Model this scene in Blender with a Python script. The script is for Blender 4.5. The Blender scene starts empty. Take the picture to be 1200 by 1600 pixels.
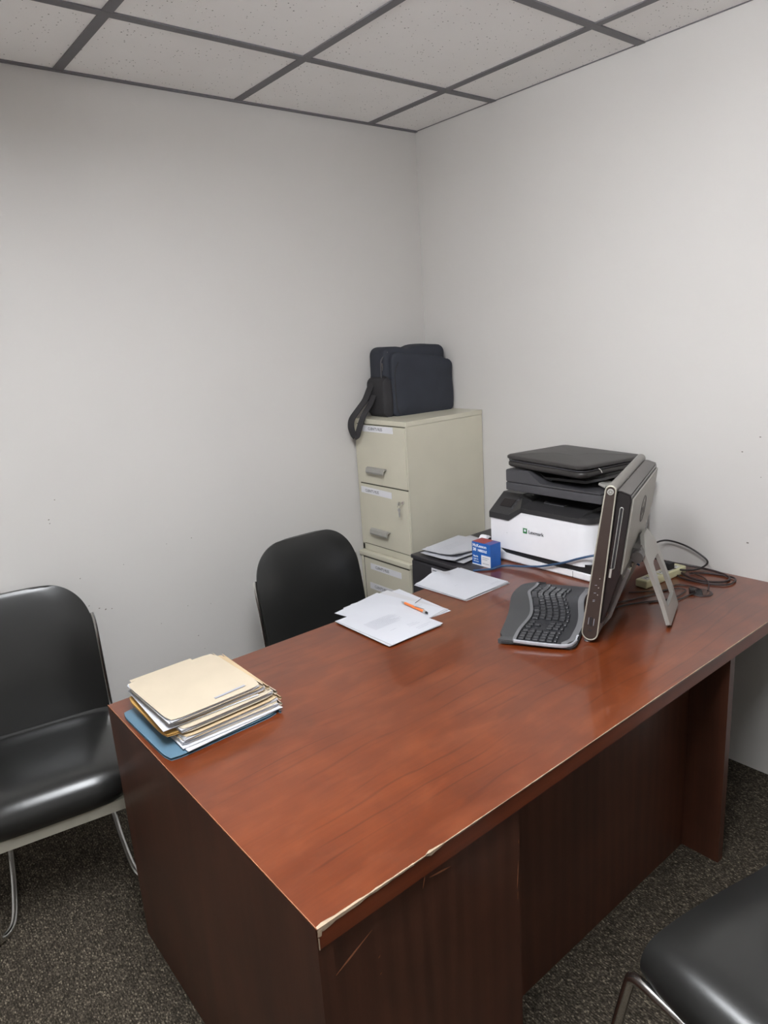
import bpy, bmesh, math, random
from mathutils import Vector, Matrix, Euler
random.seed(7)
sc = bpy.context.scene
COL = sc.collection
PI = math.pi

# ------------------------------------------------------------------ camera, world, exposure
cam_d = bpy.data.cameras.new('camera')
cam = bpy.data.objects.new('camera', cam_d); COL.objects.link(cam)
_r = Vector((0.7696053, -0.6354461, -0.06257739))
_u = Vector((0.2028397, 0.15037759, 0.96759632))
_f = Vector((0.60544507, 0.75736044, -0.24462509))
_m = Matrix(((_r.x, _u.x, -_f.x), (_r.y, _u.y, -_f.y), (_r.z, _u.z, -_f.z)))
cam.matrix_world = Matrix.Translation((-2.4437, -2.6407, 1.6498)) @ _m.to_4x4()
cam_d.sensor_fit = 'VERTICAL'; cam_d.sensor_height = 36.0
cam_d.lens = 1090.16 / 1600 * 36.0
cam_d.clip_start = 0.02
sc.camera = cam
sc.view_settings.view_transform = 'Standard'
sc.view_settings.look = 'None'
sc.view_settings.gamma = 1.0
sc.view_settings.use_curve_mapping = False
sc.view_settings.exposure = 1.42
LAMP_STRENGTH = 11.0
w = bpy.data.worlds.new('world'); sc.world = w; w.use_nodes = True
w.node_tree.nodes['Background'].inputs[0].default_value = (0.9, 0.92, 1, 1)
w.node_tree.nodes['Background'].inputs[1].default_value = 0.02

# ------------------------------------------------------------------ materials
def lin(c):
    return tuple(((x/255)/12.92 if x/255 <= 0.04045 else ((x/255+0.055)/1.055)**2.4) for x in c) + (1,)

class NT:
    def __init__(s, name):
        s.m = bpy.data.materials.new(name); s.m.use_nodes = True
        s.t = s.m.node_tree; s.b = s.t.nodes['Principled BSDF']
    def n(s, typ, **kw):
        o = s.t.nodes.new(typ)
        for k, v in kw.items():
            if k.startswith('i_'): o.inputs[k[2:].replace('_', ' ')].default_value = v
            else: setattr(o, k, v)
        return o
    def l(s, a, b): s.t.links.new(a, b)
    def coords(s, scale=(1, 1, 1), rot=(0, 0, 0), kind='Object'):
        tc = s.n('ShaderNodeTexCoord'); mp = s.n('ShaderNodeMapping')
        mp.inputs['Scale'].default_value = scale; mp.inputs['Rotation'].default_value = rot
        s.l(tc.outputs[kind], mp.inputs['Vector']); return mp.outputs['Vector']
    def noise(s, vec, scale, detail=3, rough=0.5, dist=0):
        o = s.n('ShaderNodeTexNoise'); o.inputs['Scale'].default_value = scale
        o.inputs['Detail'].default_value = detail; o.inputs['Roughness'].default_value = rough
        o.inputs['Distortion'].default_value = dist
        if vec is not None: s.l(vec, o.inputs['Vector'])
        return o.outputs['Fac']
    def ramp(s, fac, stops):
        o = s.n('ShaderNodeValToRGB'); e = o.color_ramp.elements
        while len(e) < len(stops): e.new(0.5)
        for k, (p, c) in enumerate(stops): e[k].position = p; e[k].color = c
        s.l(fac, o.inputs['Fac']); return o.outputs['Color']
    def bump(s, h, strength=0.2, dist=0.002):
        o = s.n('ShaderNodeBump'); o.inputs['Strength'].default_value = strength
        o.inputs['Distance'].default_value = dist; s.l(h, o.inputs['Height'])
        s.l(o.outputs['Normal'], s.b.inputs['Normal']); return o

def pm(name, rgb, rough=0.5, metal=0.0, var=0.06, vscale=30, bump=0.0, bscale=200, coat=0, spec=None):
    """simple procedural material: base colour with slight noise variation"""
    t = NT(name); v = t.coords()
    c = lin(rgb); nf = t.noise(v, vscale, 4)
    lo = tuple(max(0, x*(1-var)) for x in c[:3]) + (1,); hi = tuple(min(1, x*(1+var)) for x in c[:3]) + (1,)
    t.l(t.ramp(nf, [(0.3, lo), (0.7, hi)]), t.b.inputs['Base Color'])
    t.b.inputs['Roughness'].default_value = rough; t.b.inputs['Metallic'].default_value = metal
    if coat: t.b.inputs['Coat Weight'].default_value = coat; t.b.inputs['Coat Roughness'].default_value = 0.08
    if spec is not None: t.b.inputs['Specular IOR Level'].default_value = spec
    if bump: t.bump(t.noise(v, bscale, 3), bump, 0.001)
    return t.m

def wall_mat():
    t = NT('wall_paint'); v = t.coords()
    f = t.noise(v, 1.2, 2)
    t.l(t.ramp(f, [(0.3, lin((203, 200, 196))), (0.7, lin((206, 203, 199)))]), t.b.inputs['Base Color'])
    t.b.inputs['Roughness'].default_value = 0.62
    t.b.inputs['Specular IOR Level'].default_value = 0.3
    t.bump(t.noise(v, 130, 3), 0.12, 0.001)
    return t.m

def ceiling_mat():
    t = NT('ceiling_tile'); v = t.coords()
    base = t.noise(v, 6, 2)
    col = t.ramp(base, [(0.3, lin((247, 245, 243))), (0.7, lin((250, 248, 246)))])
    vo = t.n('ShaderNodeTexVoronoi'); vo.inputs['Scale'].default_value = 62; vo.inputs['Randomness'].default_value = 1
    v2 = t.coords((1, 1.0, 1)); t.l(v2, vo.inputs['Vector'])
    wn = t.noise(v, 9, 2)
    mul = t.n('ShaderNodeMath', operation='MULTIPLY'); t.l(wn, mul.inputs[0]); mul.inputs[1].default_value = 0.21
    lt = t.n('ShaderNodeMath', operation='LESS_THAN'); t.l(vo.outputs['Distance'], lt.inputs[0]); t.l(mul.outputs[0], lt.inputs[1])
    mx = t.n('ShaderNodeMixRGB'); t.l(lt.outputs[0], mx.inputs[0]); t.l(col, mx.inputs[1]); mx.inputs[2].default_value = lin((112, 108, 104))
    t.l(mx.outputs[0], t.b.inputs['Base Color']); t.b.inputs['Roughness'].default_value = 0.9
    t.bump(t.noise(v, 180, 4), 0.3, 0.001)
    return t.m

def carpet_mat():
    t = NT('loop_pile_carpet')
    v = t.coords((1, 1, 1))
    # warp the coordinates so the loop rows wander
    nz = t.n('ShaderNodeTexNoise'); nz.inputs['Scale'].default_value = 22; nz.inputs['Detail'].default_value = 2
    t.l(v, nz.inputs['Vector'])
    sub = t.n('ShaderNodeVectorMath', operation='SUBTRACT'); sub.inputs[1].default_value = (0.5, 0.5, 0.5); t.l(nz.outputs['Color'], sub.inputs[0])
    sca = t.n('ShaderNodeVectorMath', operation='SCALE'); sca.inputs['Scale'].default_value = 0.012; t.l(sub.outputs[0], sca.inputs[0])
    add = t.n('ShaderNodeVectorMath', operation='ADD'); t.l(v, add.inputs[0]); t.l(sca.outputs[0], add.inputs[1])
    mp = t.n('ShaderNodeMapping'); mp.inputs['Scale'].default_value = (270, 165, 1); t.l(add.outputs[0], mp.inputs['Vector'])
    vo = t.n('ShaderNodeTexVoronoi'); vo.inputs['Scale'].default_value = 1; vo.inputs['Randomness'].default_value = 0.75
    t.l(mp.outputs[0], vo.inputs['Vector'])
    inv = t.n('ShaderNodeMath', operation='SUBTRACT'); inv.inputs[0].default_value = 1; t.l(vo.outputs['Distance'], inv.inputs[1])
    wv = t.n('ShaderNodeTexWave', wave_type='BANDS', bands_direction='X'); wv.inputs['Scale'].default_value = 46; wv.inputs['Distortion'].default_value = 0.6
    t.l(add.outputs[0], wv.inputs['Vector'])
    hm = t.n('ShaderNodeMath', operation='MULTIPLY_ADD'); t.l(wv.outputs['Fac'], hm.inputs[0]); hm.inputs[1].default_value = 0.22; t.l(inv.outputs[0], hm.inputs[2])
    sp = t.n('ShaderNodeSeparateColor'); t.l(vo.outputs['Color'], sp.inputs[0])
    col = t.ramp(sp.outputs[0], [(0.0, lin((62, 56, 48))), (0.5, lin((82, 75, 65))), (0.85, lin((105, 96, 84))), (1.0, lin((142, 132, 115)))])
    dk = t.ramp(hm.outputs[0], [(0.35, (0.35, 0.35, 0.35, 1)), (0.95, (1, 1, 1, 1))])
    mx = t.n('ShaderNodeMixRGB', blend_type='MULTIPLY'); mx.inputs[0].default_value = 1; t.l(col, mx.inputs[1]); t.l(dk, mx.inputs[2])
    t.l(mx.outputs[0], t.b.inputs['Base Color']); t.b.inputs['Roughness'].default_value = 0.95
    t.b.inputs['Specular IOR Level'].default_value = 0.1
    t.bump(hm.outputs[0], 0.6, 0.003)
    return t.m

def wood_mat(name, cols, rough, along='X', gscale=1.0, coat=0.0, figure=0.5):
    t = NT(name)
    s = {'X': (1.0, 7, 7), 'Y': (7, 1.0, 7), 'Z': (7, 7, 1.0)}[along]
    v = t.coords(s)
    a = t.noise(v, 1.7*gscale, 6, 0.6, 0.5)
    s2 = {'X': (2.2, 150, 150), 'Y': (150, 2.2, 150), 'Z': (150, 150, 2.2)}[along]
    b = t.noise(t.coords(s2), 1.0, 3, 0.6)
    blot = t.noise(t.coords((1, 1, 1)), 5.5, 3, 0.55, 0.6)
    sv = {'X': (0.35, 3.2, 3.2), 'Y': (3.2, 0.35, 3.2), 'Z': (3.2, 3.2, 0.35)}[along]
    wv = t.n('ShaderNodeTexWave', wave_type='RINGS' if figure > 0.4 else 'BANDS')
    wv.inputs['Scale'].default_value = 2.2; wv.inputs['Distortion'].default_value = 7; wv.inputs['Detail'].default_value = 3
    wv.inputs['Detail Scale'].default_value = 1.1
    t.l(t.coords(sv), wv.inputs['Vector'])
    def madd(x, k, y):
        o = t.n('ShaderNodeMath', operation='MULTIPLY_ADD'); t.l(x, o.inputs[0]); o.inputs[1].default_value = k
        if y is None: o.inputs[2].default_value = 0
        else: t.l(y, o.inputs[2])
        return o.outputs[0]
    f = madd(a, 0.42, None); f = madd(b, 0.20, f); f = madd(blot, 0.45 if coat else 0.33, f); f = madd(wv.outputs['Fac'], 0.0 if coat else 0.12, f)
    colr = t.ramp(f, [(0.34, lin(cols[0])), (0.53, lin(cols[1])), (0.72, lin(cols[2]))])
    if coat:   # thin dark cathedral grain lines
        ln = t.n('ShaderNodeTexWave', wave_type='BANDS', bands_direction='Y'); ln.inputs['Scale'].default_value = 1.5
        ln.inputs['Distortion'].default_value = 6.5; ln.inputs['Detail'].default_value = 3; ln.inputs['Detail Scale'].default_value = 1.3
        t.l(t.coords((.9, 4.2, 1)), ln.inputs['Vector'])
        dk = t.ramp(ln.outputs['Fac'], [(0.0, (.66, .58, .54, 1)), (0.05, (1, 1, 1, 1)), (1.0, (1, 1, 1, 1))])
        mask = t.ramp(t.noise(t.coords((1, 2, 1)), 2.6, 2), [(0.42, (0, 0, 0, 1)), (0.6, (1, 1, 1, 1))])
        mx = t.n('ShaderNodeMixRGB', blend_type='MULTIPLY'); t.l(mask, mx.inputs[0]); t.l(colr, mx.inputs[1]); t.l(dk, mx.inputs[2]); colr = mx.outputs[0]
        streak = t.ramp(t.noise(t.coords((2.5, 6, 1)), 3.2, 3, .5, .4), [(0.50, (0, 0, 0, 1)), (0.85, (.42, .42, .42, 1))])
        m2 = t.n('ShaderNodeMixRGB', blend_type='MIX'); t.l(streak, m2.inputs[0]); t.l(colr, m2.inputs[1]); m2.inputs[2].default_value = lin((134, 72, 42)); colr = m2.outputs[0]
    t.l(colr, t.b.inputs['Base Color'])
    t.b.inputs['Roughness'].default_value = rough
    if coat:
        t.b.inputs['IOR'].default_value = 1.62; t.b.inputs['Coat Weight'].default_value = .45; t.b.inputs['Coat Roughness'].default_value = .06
    if not coat: t.bump(b, 0.04, 0.0006)
    return t.m

M = {}
M['wall'] = wall_mat(); M['ceil'] = ceiling_mat(); M['carpet'] = carpet_mat()
M['grid'] = pm('ceiling_grid_metal', (112, 110, 114), 0.5, 0.0, 0.03)
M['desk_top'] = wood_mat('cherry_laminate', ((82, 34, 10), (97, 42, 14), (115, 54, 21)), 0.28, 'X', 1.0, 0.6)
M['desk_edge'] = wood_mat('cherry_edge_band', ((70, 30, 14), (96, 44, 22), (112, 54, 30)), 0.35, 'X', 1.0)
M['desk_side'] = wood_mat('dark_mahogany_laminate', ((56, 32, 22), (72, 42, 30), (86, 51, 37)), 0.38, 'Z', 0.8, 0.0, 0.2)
M['chip_highlight'] = pm('chipboard_and_highlight', (162, 142, 120), 0.8, 0, 0.15, 90)  # bare chipboard, also the colour of the painted front edge highlight
M['scratch'] = pm('scratch', (150, 96, 66), 0.7, 0, 0.1, 60)
M['vinyl'] = pm('black_vinyl', (32, 32, 31), 0.29, 0, 0.08, 8, 0.06, 420, spec=0.65)
M['chrome'] = pm('chrome', (228, 227, 224), 0.2, 1.0, 0.02)
M['satin'] = pm('satin_steel', (176, 172, 158), 0.38, 0.35, 0.05)
M['putty'] = pm('putty_enamel', (199, 194, 176), 0.42, 0, 0.03, 6, 0.05, 500)
M['putty_dark'] = pm('cabinet_gap', (62, 57, 46), 0.6)
M['black_steel'] = pm('black_enamel', (52, 50, 53), 0.42, 0, 0.05, 10, 0.06, 500)
M['paper'] = pm('paper', (188, 189, 195), 0.75, 0, 0.015, 8)
M['paper2'] = pm('paper_warm', (182, 181, 184), 0.75, 0, 0.02, 8)
M['ink'] = pm('grey_ink', (150, 152, 162), 0.8)
M['ink_dark'] = pm('dark_ink', (66, 66, 74), 0.8)
M['manila'] = pm('manila_card', (181, 168, 148), 0.7, 0, 0.03, 12)
M['manila2'] = pm('manila_card_aged', (182, 160, 128), 0.7, 0, 0.05, 12)
M['mustard'] = pm('mustard_envelope', (196, 152, 84), 0.7, 0, 0.05, 12)
M['bluefold'] = pm('slate_blue_card', (84, 112, 130), 0.45, 0, 0.04, 9)
M['blueclip'] = pm('blue_plastic', (34, 96, 170), 0.4)
M['nylon'] = pm('navy_black_nylon', (42, 45, 54), 0.75, 0, 0.10, 14, 0.25, 700)
M['nylon_b'] = pm('black_nylon', (40, 38, 41), 0.72, 0, 0.10, 14, 0.25, 700)
M['webbing'] = pm('black_webbing', (44, 42, 44), 0.8, 0, 0.10, 30, 0.3, 500)
M['pr_white'] = pm('printer_white_plastic', (233, 232, 235), 0.42, 0, 0.01)
M['pr_black'] = pm('printer_charcoal_plastic', (50, 49, 50), 0.42, 0, 0.05, 12, 0.05, 500)
M['pr_grey'] = pm('printer_grey_plastic', (72, 71, 74), 0.45, 0, 0.04)
M['pr_dark'] = pm('printer_recess', (30, 29, 31), 0.5)
M['green'] = pm('green_print', (40, 118, 62), 0.6)
M['leather'] = pm('black_leather', (50, 47, 46), 0.42, 0, 0.1, 12, 0.25, 300)
M['gloss'] = pm('gloss_black_plastic', (30, 26, 27), 0.18, 0, 0.1, 6)
M['brownglass'] = pm('brown_black_trim', (56, 47, 43), 0.25, 0, 0.1, 6)
M['silver'] = pm('silver_plastic', (168, 166, 160), 0.34, 0.35, 0.03)
M['greyback'] = pm('grey_back_cover', (160, 157, 149), 0.45, 0.1, 0.03)
M['dkgrey'] = pm('dark_grey_metal', (92, 88, 86), 0.4, 0.3, 0.04)
M['screen'] = pm('dark_screen_glass', (10, 11, 13), 0.08)
M['kb_rest'] = pm('keyboard_leatherette', (64, 64, 65), 0.55, 0, 0.06, 12, 0.25, 500)
M['kb_body'] = pm('keyboard_black', (42, 42, 45), 0.45, 0, 0.05)
M['kb_key'] = pm('key_black', (45, 45, 48), 0.36, 0, 0.06)
M['kb_silver'] = pm('keyboard_grey_trim', (118, 118, 120), 0.35, 0.2, 0.04)
M['kb_bright'] = pm('keyboard_silver_edge', (176, 176, 182), 0.3, 0.3, 0.03)
M['orange'] = pm('orange_barrel', (232, 128, 66), 0.3, 0.15, 0.04)
M['box_blue'] = pm('blue_carton', (34, 92, 170), 0.45, 0, 0.08, 25)
M['box_red'] = pm('red_carton', (150, 62, 62), 0.5, 0, 0.08, 25)
M['box_purple'] = pm('purple_carton', (84, 78, 140), 0.5, 0, 0.08, 25)
M['white'] = pm('white_print', (232, 234, 240), 0.6)
M['cable_blue'] = pm('blue_cable', (44, 72, 104), 0.45, 0, 0.08)
M['cable_black'] = pm('black_cable', (36, 30, 30), 0.4)
M['cable_brown'] = pm('brown_black_cable', (52, 38, 38), 0.4)
M['strip'] = pm('cream_plastic', (206, 202, 164), 0.5, 0, 0.03)
M['tape'] = pm('clear_tape', (205, 204, 198), 0.3)
M['scuff'] = pm('wall_scuff', (118, 112, 104), 0.8)
def clear_mat():
    t = NT('clear_acrylic'); t.b.inputs['Transmission Weight'].default_value = 0.9
    t.b.inputs['Base Color'].default_value = (0.85, 0.85, 0.86, 1); t.b.inputs['Roughness'].default_value = 0.08
    return t.m
M['bezel'] = pm('bezel_grey', (122, 118, 112), 0.3, 0.4, 0.03)
M['label'] = pm('white_label', (222, 221, 225), 0.6, 0, 0.01)
M['clear'] = clear_mat()
def lamp_mat():
    t = NT('lamp_diffuser'); t.b.inputs['Base Color'].default_value = (0.9, 0.9, 0.9, 1)
    t.b.inputs['Emission Color'].default_value = (0.935, 0.965, 1.0, 1); t.b.inputs['Emission Strength'].default_value = LAMP_STRENGTH
    return t.m
M['lamp'] = lamp_mat()

# ------------------------------------------------------------------ mesh helpers
def B(): return bmesh.new()

def add_box(bm, c, s, rz=0, rx=0, ry=0, bev=0, seg=2):
    mat = Matrix.Translation(c) @ Euler((rx, ry, rz)).to_matrix().to_4x4() @ Matrix.Diagonal((s[0], s[1], s[2], 1))
    r = bmesh.ops.create_cube(bm, size=1, matrix=mat)
    if bev:
        es = set(e for v in r['verts'] for e in v.link_edges)
        bmesh.ops.bevel(bm, geom=list(es), offset=bev, segments=seg, profile=0.5, affect='EDGES')
    return bm

def bx(x0, x1, y0, y1, z0, z1, bev=0, seg=2):
    return add_box(B(), ((x0+x1)/2, (y0+y1)/2, (z0+z1)/2), (abs(x1-x0), abs(y1-y0), abs(z1-z0)), bev=bev, seg=seg)

def add_bx(bm, x0, x1, y0, y1, z0, z1, bev=0, seg=2):
    return add_box(bm, ((x0+x1)/2, (y0+y1)/2, (z0+z1)/2), (abs(x1-x0), abs(y1-y0), abs(z1-z0)), bev=bev, seg=seg)

def catmull(pts, n=8, closed=False):
    P = [Vector(p) for p in pts]; out = []
    N = len(P); rng = range(N if closed else N-1)
    for i in rng:
        if closed: a, b, c, d = P[(i-1) % N], P[i], P[(i+1) % N], P[(i+2) % N]
        else: a, b, c, d = P[max(i-1, 0)], P[i], P[i+1], P[min(i+2, N-1)]
        for k in range(n):
            t = k/n
            out.append(0.5*((2*b)+(c-a)*t+(2*a-5*b+4*c-d)*t*t+(3*b-a-3*c+d)*t*t*t))
    if not closed: out.append(P[-1])
    return out

def add_tube(bm, pts, r, n=10, closed=False, flat=None):
    """sweep a circle (or ellipse r x flat) along pts"""
    P = [Vector(p) for p in pts]; N = len(P); rings = []
    up = None
    for i, p in enumerate(P):
        if closed: t = (P[(i+1) % N]-P[(i-1) % N])
        else: t = P[min(i+1, N-1)]-P[max(i-1, 0)]
        t.normalize()
        if up is None:
            a = Vector((0, 0, 1)) if abs(t.z) < 0.9 else Vector((1, 0, 0))
            up = (a - t*a.dot(t)).normalized()
        else:
            up = (up - t*up.dot(t)).normalized()
        s = t.cross(up)
        rings.append([bm.verts.new(p + up*math.cos(2*PI*k/n)*(flat if flat else r) + s*math.sin(2*PI*k/n)*r) for k in range(n)])
    for i in range(N if closed else N-1):
        A, C = rings[i], rings[(i+1) % N]
        for k in range(n): bm.faces.new((A[k], A[(k+1) % n], C[(k+1) % n], C[k]))
    if not closed:
        bm.faces.new(list(reversed(rings[0]))); bm.faces.new(rings[-1])
    return bm

def add_prism(bm, poly, f0, f1, holes=None):
    """poly: 2D points; f0/f1 map (a,b)->3D for both caps"""
    A = [bm.verts.new(f0(*p)) for p in poly]; C = [bm.verts.new(f1(*p)) for p in poly]
    n = len(poly)
    bm.faces.new(list(reversed(A))); bm.faces.new(C)
    for k in range(n): bm.faces.new((A[k], A[(k+1) % n], C[(k+1) % n], C[k]))
    return bm

def prism_yz(poly, x0, x1): return add_prism(B(), poly, lambda a, b: (x0, a, b), lambda a, b: (x1, a, b))
def prism_xz(poly, y0, y1): return add_prism(B(), poly, lambda a, b: (a, y0, b), lambda a, b: (a, y1, b))
def prism_xy(poly, z0, z1): return add_prism(B(), poly, lambda a, b: (a, b, z0), lambda a, b: (a, b, z1))

def add_cyl(bm, a, b, r, r2=None, n=20):
    a, b = Vector(a), Vector(b); d = b-a
    m = Matrix.Translation((a+b)/2) @ d.to_track_quat('Z', 'Y').to_matrix().to_4x4()
    bmesh.ops.create_cone(bm, cap_ends=True, segments=n, radius1=r, radius2=r if r2 is None else r2, depth=d.length, matrix=m)
    return bm

def add_sheet(bm, f, nu, nv, th=0.0004):
    """closed thin sheet from f(u,v)->Vector, 0..1"""
    T = [[bm.verts.new(Vector(f(i/nu, j/nv))+Vector((0, 0, th))) for j in range(nv+1)] for i in range(nu+1)]
    L = [[bm.verts.new(Vector(f(i/nu, j/nv))) for j in range(nv+1)] for i in range(nu+1)]
    for i in range(nu):
        for j in range(nv):
            bm.faces.new((T[i][j], T[i+1][j], T[i+1][j+1], T[i][j+1])); bm.faces.new((L[i][j], L[i][j+1], L[i+1][j+1], L[i+1][j]))
    for i in range(nu):
        bm.faces.new((L[i][0], L[i+1][0], T[i+1][0], T[i][0])); bm.faces.new((T[i][nv], T[i+1][nv], L[i+1][nv], L[i][nv]))
    for j in range(nv):
        bm.faces.new((T[0][j], T[0][j+1], L[0][j+1], L[0][j])); bm.faces.new((L[nu][j], L[nu][j+1], T[nu][j+1], T[nu][j]))
    return bm

def rrect(w, h, r, n=5, cx=0, cy=0):
    out = []
    for (sx, sy, a0) in ((1, 1, 0), (-1, 1, 90), (-1, -1, 180), (1, -1, 270)):
        for k in range(n+1):
            a = math.radians(a0+90*k/n)
            out.append((cx+sx*(w/2-r)+r*math.cos(a), cy+sy*(h/2-r)+r*math.sin(a)))
    return out

def obj_world(p):
    v = Vector((0, 0, 0))
    while p is not None: v += Vector(p.location); p = p.parent
    return v

def obj(name, bm, mat, parent=None, smooth=True, angle=35, world=False):
    if world and parent is not None:
        bmesh.ops.translate(bm, verts=bm.verts, vec=-obj_world(parent))
    bmesh.ops.recalc_face_normals(bm, faces=bm.faces)
    me = bpy.data.meshes.new(name); bm.to_mesh(me); bm.free()
    o = bpy.data.objects.new(name, me); COL.objects.link(o)
    me.materials.append(M[mat] if isinstance(mat, str) else mat)
    if parent is not None: o.parent = parent
    if smooth:
        me.polygons.foreach_set('use_smooth', [True]*len(me.polygons))
        me.set_sharp_from_angle(angle=math.radians(angle))
        wn = o.modifiers.new('weighted', 'WEIGHTED_NORMAL'); wn.mode = 'FACE_AREA'; wn.keep_sharp = True
    return o

def W(name, bm, mat, parent, **kw): return obj(name, bm, mat, parent, world=True, **kw)

def thing(name, label, cat, loc=(0, 0, 0), rz=0, group=None):
    o = bpy.data.objects.new(name, None); COL.objects.link(o)
    o.empty_display_size = 0.05
    o.location = loc; o.rotation_euler = (0, 0, rz); o['label'] = label; o['category'] = cat
    if group: o['group'] = group
    return o

def tag(o, label, cat, group=None):
    o['label'] = label; o['category'] = cat
    if group: o['group'] = group
    return o

def struct(name, bm, mat, parent=None, **kw):
    o = obj(name, bm, mat, parent, **kw); o['kind'] = 'structure'; return o

def text_bm(s, size, mat4, depth=0.0003, align='LEFT', sx=1.0, bold=0.0, shear=0.0):
    """built-in font lettering turned into a mesh; text plane = local XY of mat4"""
    cu = bpy.data.curves.new('t', 'FONT'); cu.body = s; cu.size = size; cu.extrude = depth; cu.align_x = align
    cu.offset = bold; cu.resolution_u = 3; cu.shear = shear
    o = bpy.data.objects.new('t', cu); COL.objects.link(o)
    dg = bpy.context.evaluated_depsgraph_get(); me = bpy.data.meshes.new_from_object(o.evaluated_get(dg))
    bm = B(); bm.from_mesh(me)
    bmesh.ops.transform(bm, matrix=mat4 @ Matrix.Diagonal((sx, 1, 1, 1)), verts=bm.verts)
    bpy.data.objects.remove(o); bpy.data.curves.remove(cu); bpy.data.meshes.remove(me)
    return bm

def frame(o, x, y):
    """matrix with origin o, text direction x, text up y"""
    x = Vector(x).normalized(); y = Vector(y).normalized(); z = x.cross(y)
    return Matrix(((x.x, y.x, z.x, o[0]), (x.y, y.y, z.y, o[1]), (x.z, y.z, z.z, o[2]), (0, 0, 0, 1)))

FACE_W = lambda x, y, z: frame((x, y, z), (0, -1, 0), (0, 0, 1))      # on a face that looks towards -x

def rod_poly(n, f): return [f(2*PI*k/n) for k in range(n)]

# ================================================================== THE ROOM
H = 2.5615
RX, RY = -3.5, -3.9
struct('floor', bx(RX-.1, .1, RY-.1, .1, -.05, 0), 'carpet', smooth=False)
struct('wall_back', bx(RX-.1, .1, 0, .1, 0, H+.1), 'wall', smooth=False)
struct('wall_right', bx(0, .1, RY-.1, 0, 0, H+.1), 'wall', smooth=False)
struct('wall_left', bx(RX-.1, RX, RY-.1, 0, 0, H+.1), 'wall', smooth=False)
struct('wall_front', bx(RX, 0, RY-.1, RY, 0, H+.1), 'wall', smooth=False)
GX = [-.278-.656*k for k in range(5)]
GY = [-.4844-.6694*k for k in range(6)]
LX = (GX[3]-.10, GX[2]-.10); LY = (GY[3]-.05, GY[1]-.05)       # where the light fitting hangs
# ceiling panels leave the light fitting's opening free
bm = B()
xs = [0] + GX + [RX]; ys = [0] + GY + [RY]
for i in range(len(xs)-1):
    for j in range(len(ys)-1):
        x1, x0, y1, y0 = xs[i], xs[i+1], ys[j], ys[j+1]
        if y0 >= y1 or x0 >= x1: continue
        add_bx(bm, x0, x1, y0, y1, H, H+.015)
struct('ceiling', bm, 'ceil', smooth=False)
bm = B()
for x in GX: add_bx(bm, x-.0155, x+.0155, RY, 0, H-.004, H+.001, 0)
for y in GY:
    if y > RY: add_bx(bm, RX, 0, y-.0155, y+.0155, H-.0045, H+.0005, 0)
struct('trim_1', bm, 'grid', smooth=False)
bm = B(); add_bx(bm, RX, 0, -.016, 0, H-.006, H+.0); add_bx(bm, -.004, 0, RY, 0, H-.003, H)
struct('trim_2', bm, 'grid', smooth=False)

# small marks on the walls
for x, z, s_ in [(-1.863, 1.089, 5), (-1.862, 1.075, 4), (-1.832, 1.156, 4), (-1.452, .9, 3), (-1.346, .90, 4), (-1.794, .848, 4), (-1.723, .704, 6), (-1.745, .715, 5),
                (-1.70, .70, 4), (-1.373, .478, 4), (-1.353, .412, 3), (-1.40, .62, 3), (-1.52, .58, 3), (-1.30, .60, 3), (-1.63, .86, 3), (-1.78, .735, 4)]:
    obj('scuff_mark', add_box(B(), (x, -.0005, z), (.001*s_, .001, .0006*s_), ry=random.uniform(-.5, .5)), 'scuff', bpy.data.objects['wall_back'], smooth=False)
for y, z, s_ in [(-1.631, 1.241, 5), (-1.575, 1.186, 5), (-1.642, 1.104, 3), (-1.613, .866, 7)]:
    obj('scuff_mark', add_box(B(), (-.0005, y, z), (.001, .001*s_, .0006*s_)), 'scuff', bpy.data.objects['wall_right'], smooth=False)

# ceiling light fitting: surface-mounted wraparound diffuser
t = thing('ceiling_light', 'wraparound fluorescent ceiling light with a white diffuser fixed just under the tiles', 'ceiling light', ((LX[0]+LX[1])/2, (LY[0]+LY[1])/2, H))
x0, x1, y0, y1 = LX[0]+.04, LX[1]-.04, LY[0]+.03, LY[1]-.03
W('housing', bx(x0+.24, x1-.24, y0+.1, y1-.1, H-.022, H-.004, .002), 'white', t)
W('diffuser', bx(x0+.01, x1-.01, y0+.02, y1-.02, H-.15, H-.022, .03, 3), 'lamp', t)
for ya, yb in ((y0, y0+.0195), (y1-.0195, y1)): W('end_cap', bx(x0, x1, ya, yb, H-.155, H-.018, .004), 'white', t)

# ================================================================== THE DESK
DX0, DY0, DY1, DH = -1.987, -1.8303, -.835, .74
desk = thing('desk', 'large cherry laminate office desk with dark mahogany sides, pushed against the right wall', 'desk', ((DX0)/2, (DY0+DY1)/2, 0))
def rough_edge(bm):
    return bm
W('desktop', bx(DX0, -.004, DY0, DY1, DH-.006, DH, .0015), 'desk_top', desk)
eb = B(); add_bx(eb, DX0+.0008, -.005, DY0+.0005, DY1-.0005, DH-.042, DH-.006)
W('edge_band', eb, 'desk_edge', desk)
PT = DH-.042
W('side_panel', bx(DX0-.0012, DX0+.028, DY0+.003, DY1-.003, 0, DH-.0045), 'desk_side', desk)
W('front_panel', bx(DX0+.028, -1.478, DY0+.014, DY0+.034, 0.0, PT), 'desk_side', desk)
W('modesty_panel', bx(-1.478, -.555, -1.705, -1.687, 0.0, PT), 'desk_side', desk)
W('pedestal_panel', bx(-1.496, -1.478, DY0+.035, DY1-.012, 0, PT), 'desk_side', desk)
W('side_panel', bx(-.555, -.527, -1.822, DY1-.01, 0, PT), 'desk_side', desk)
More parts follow.
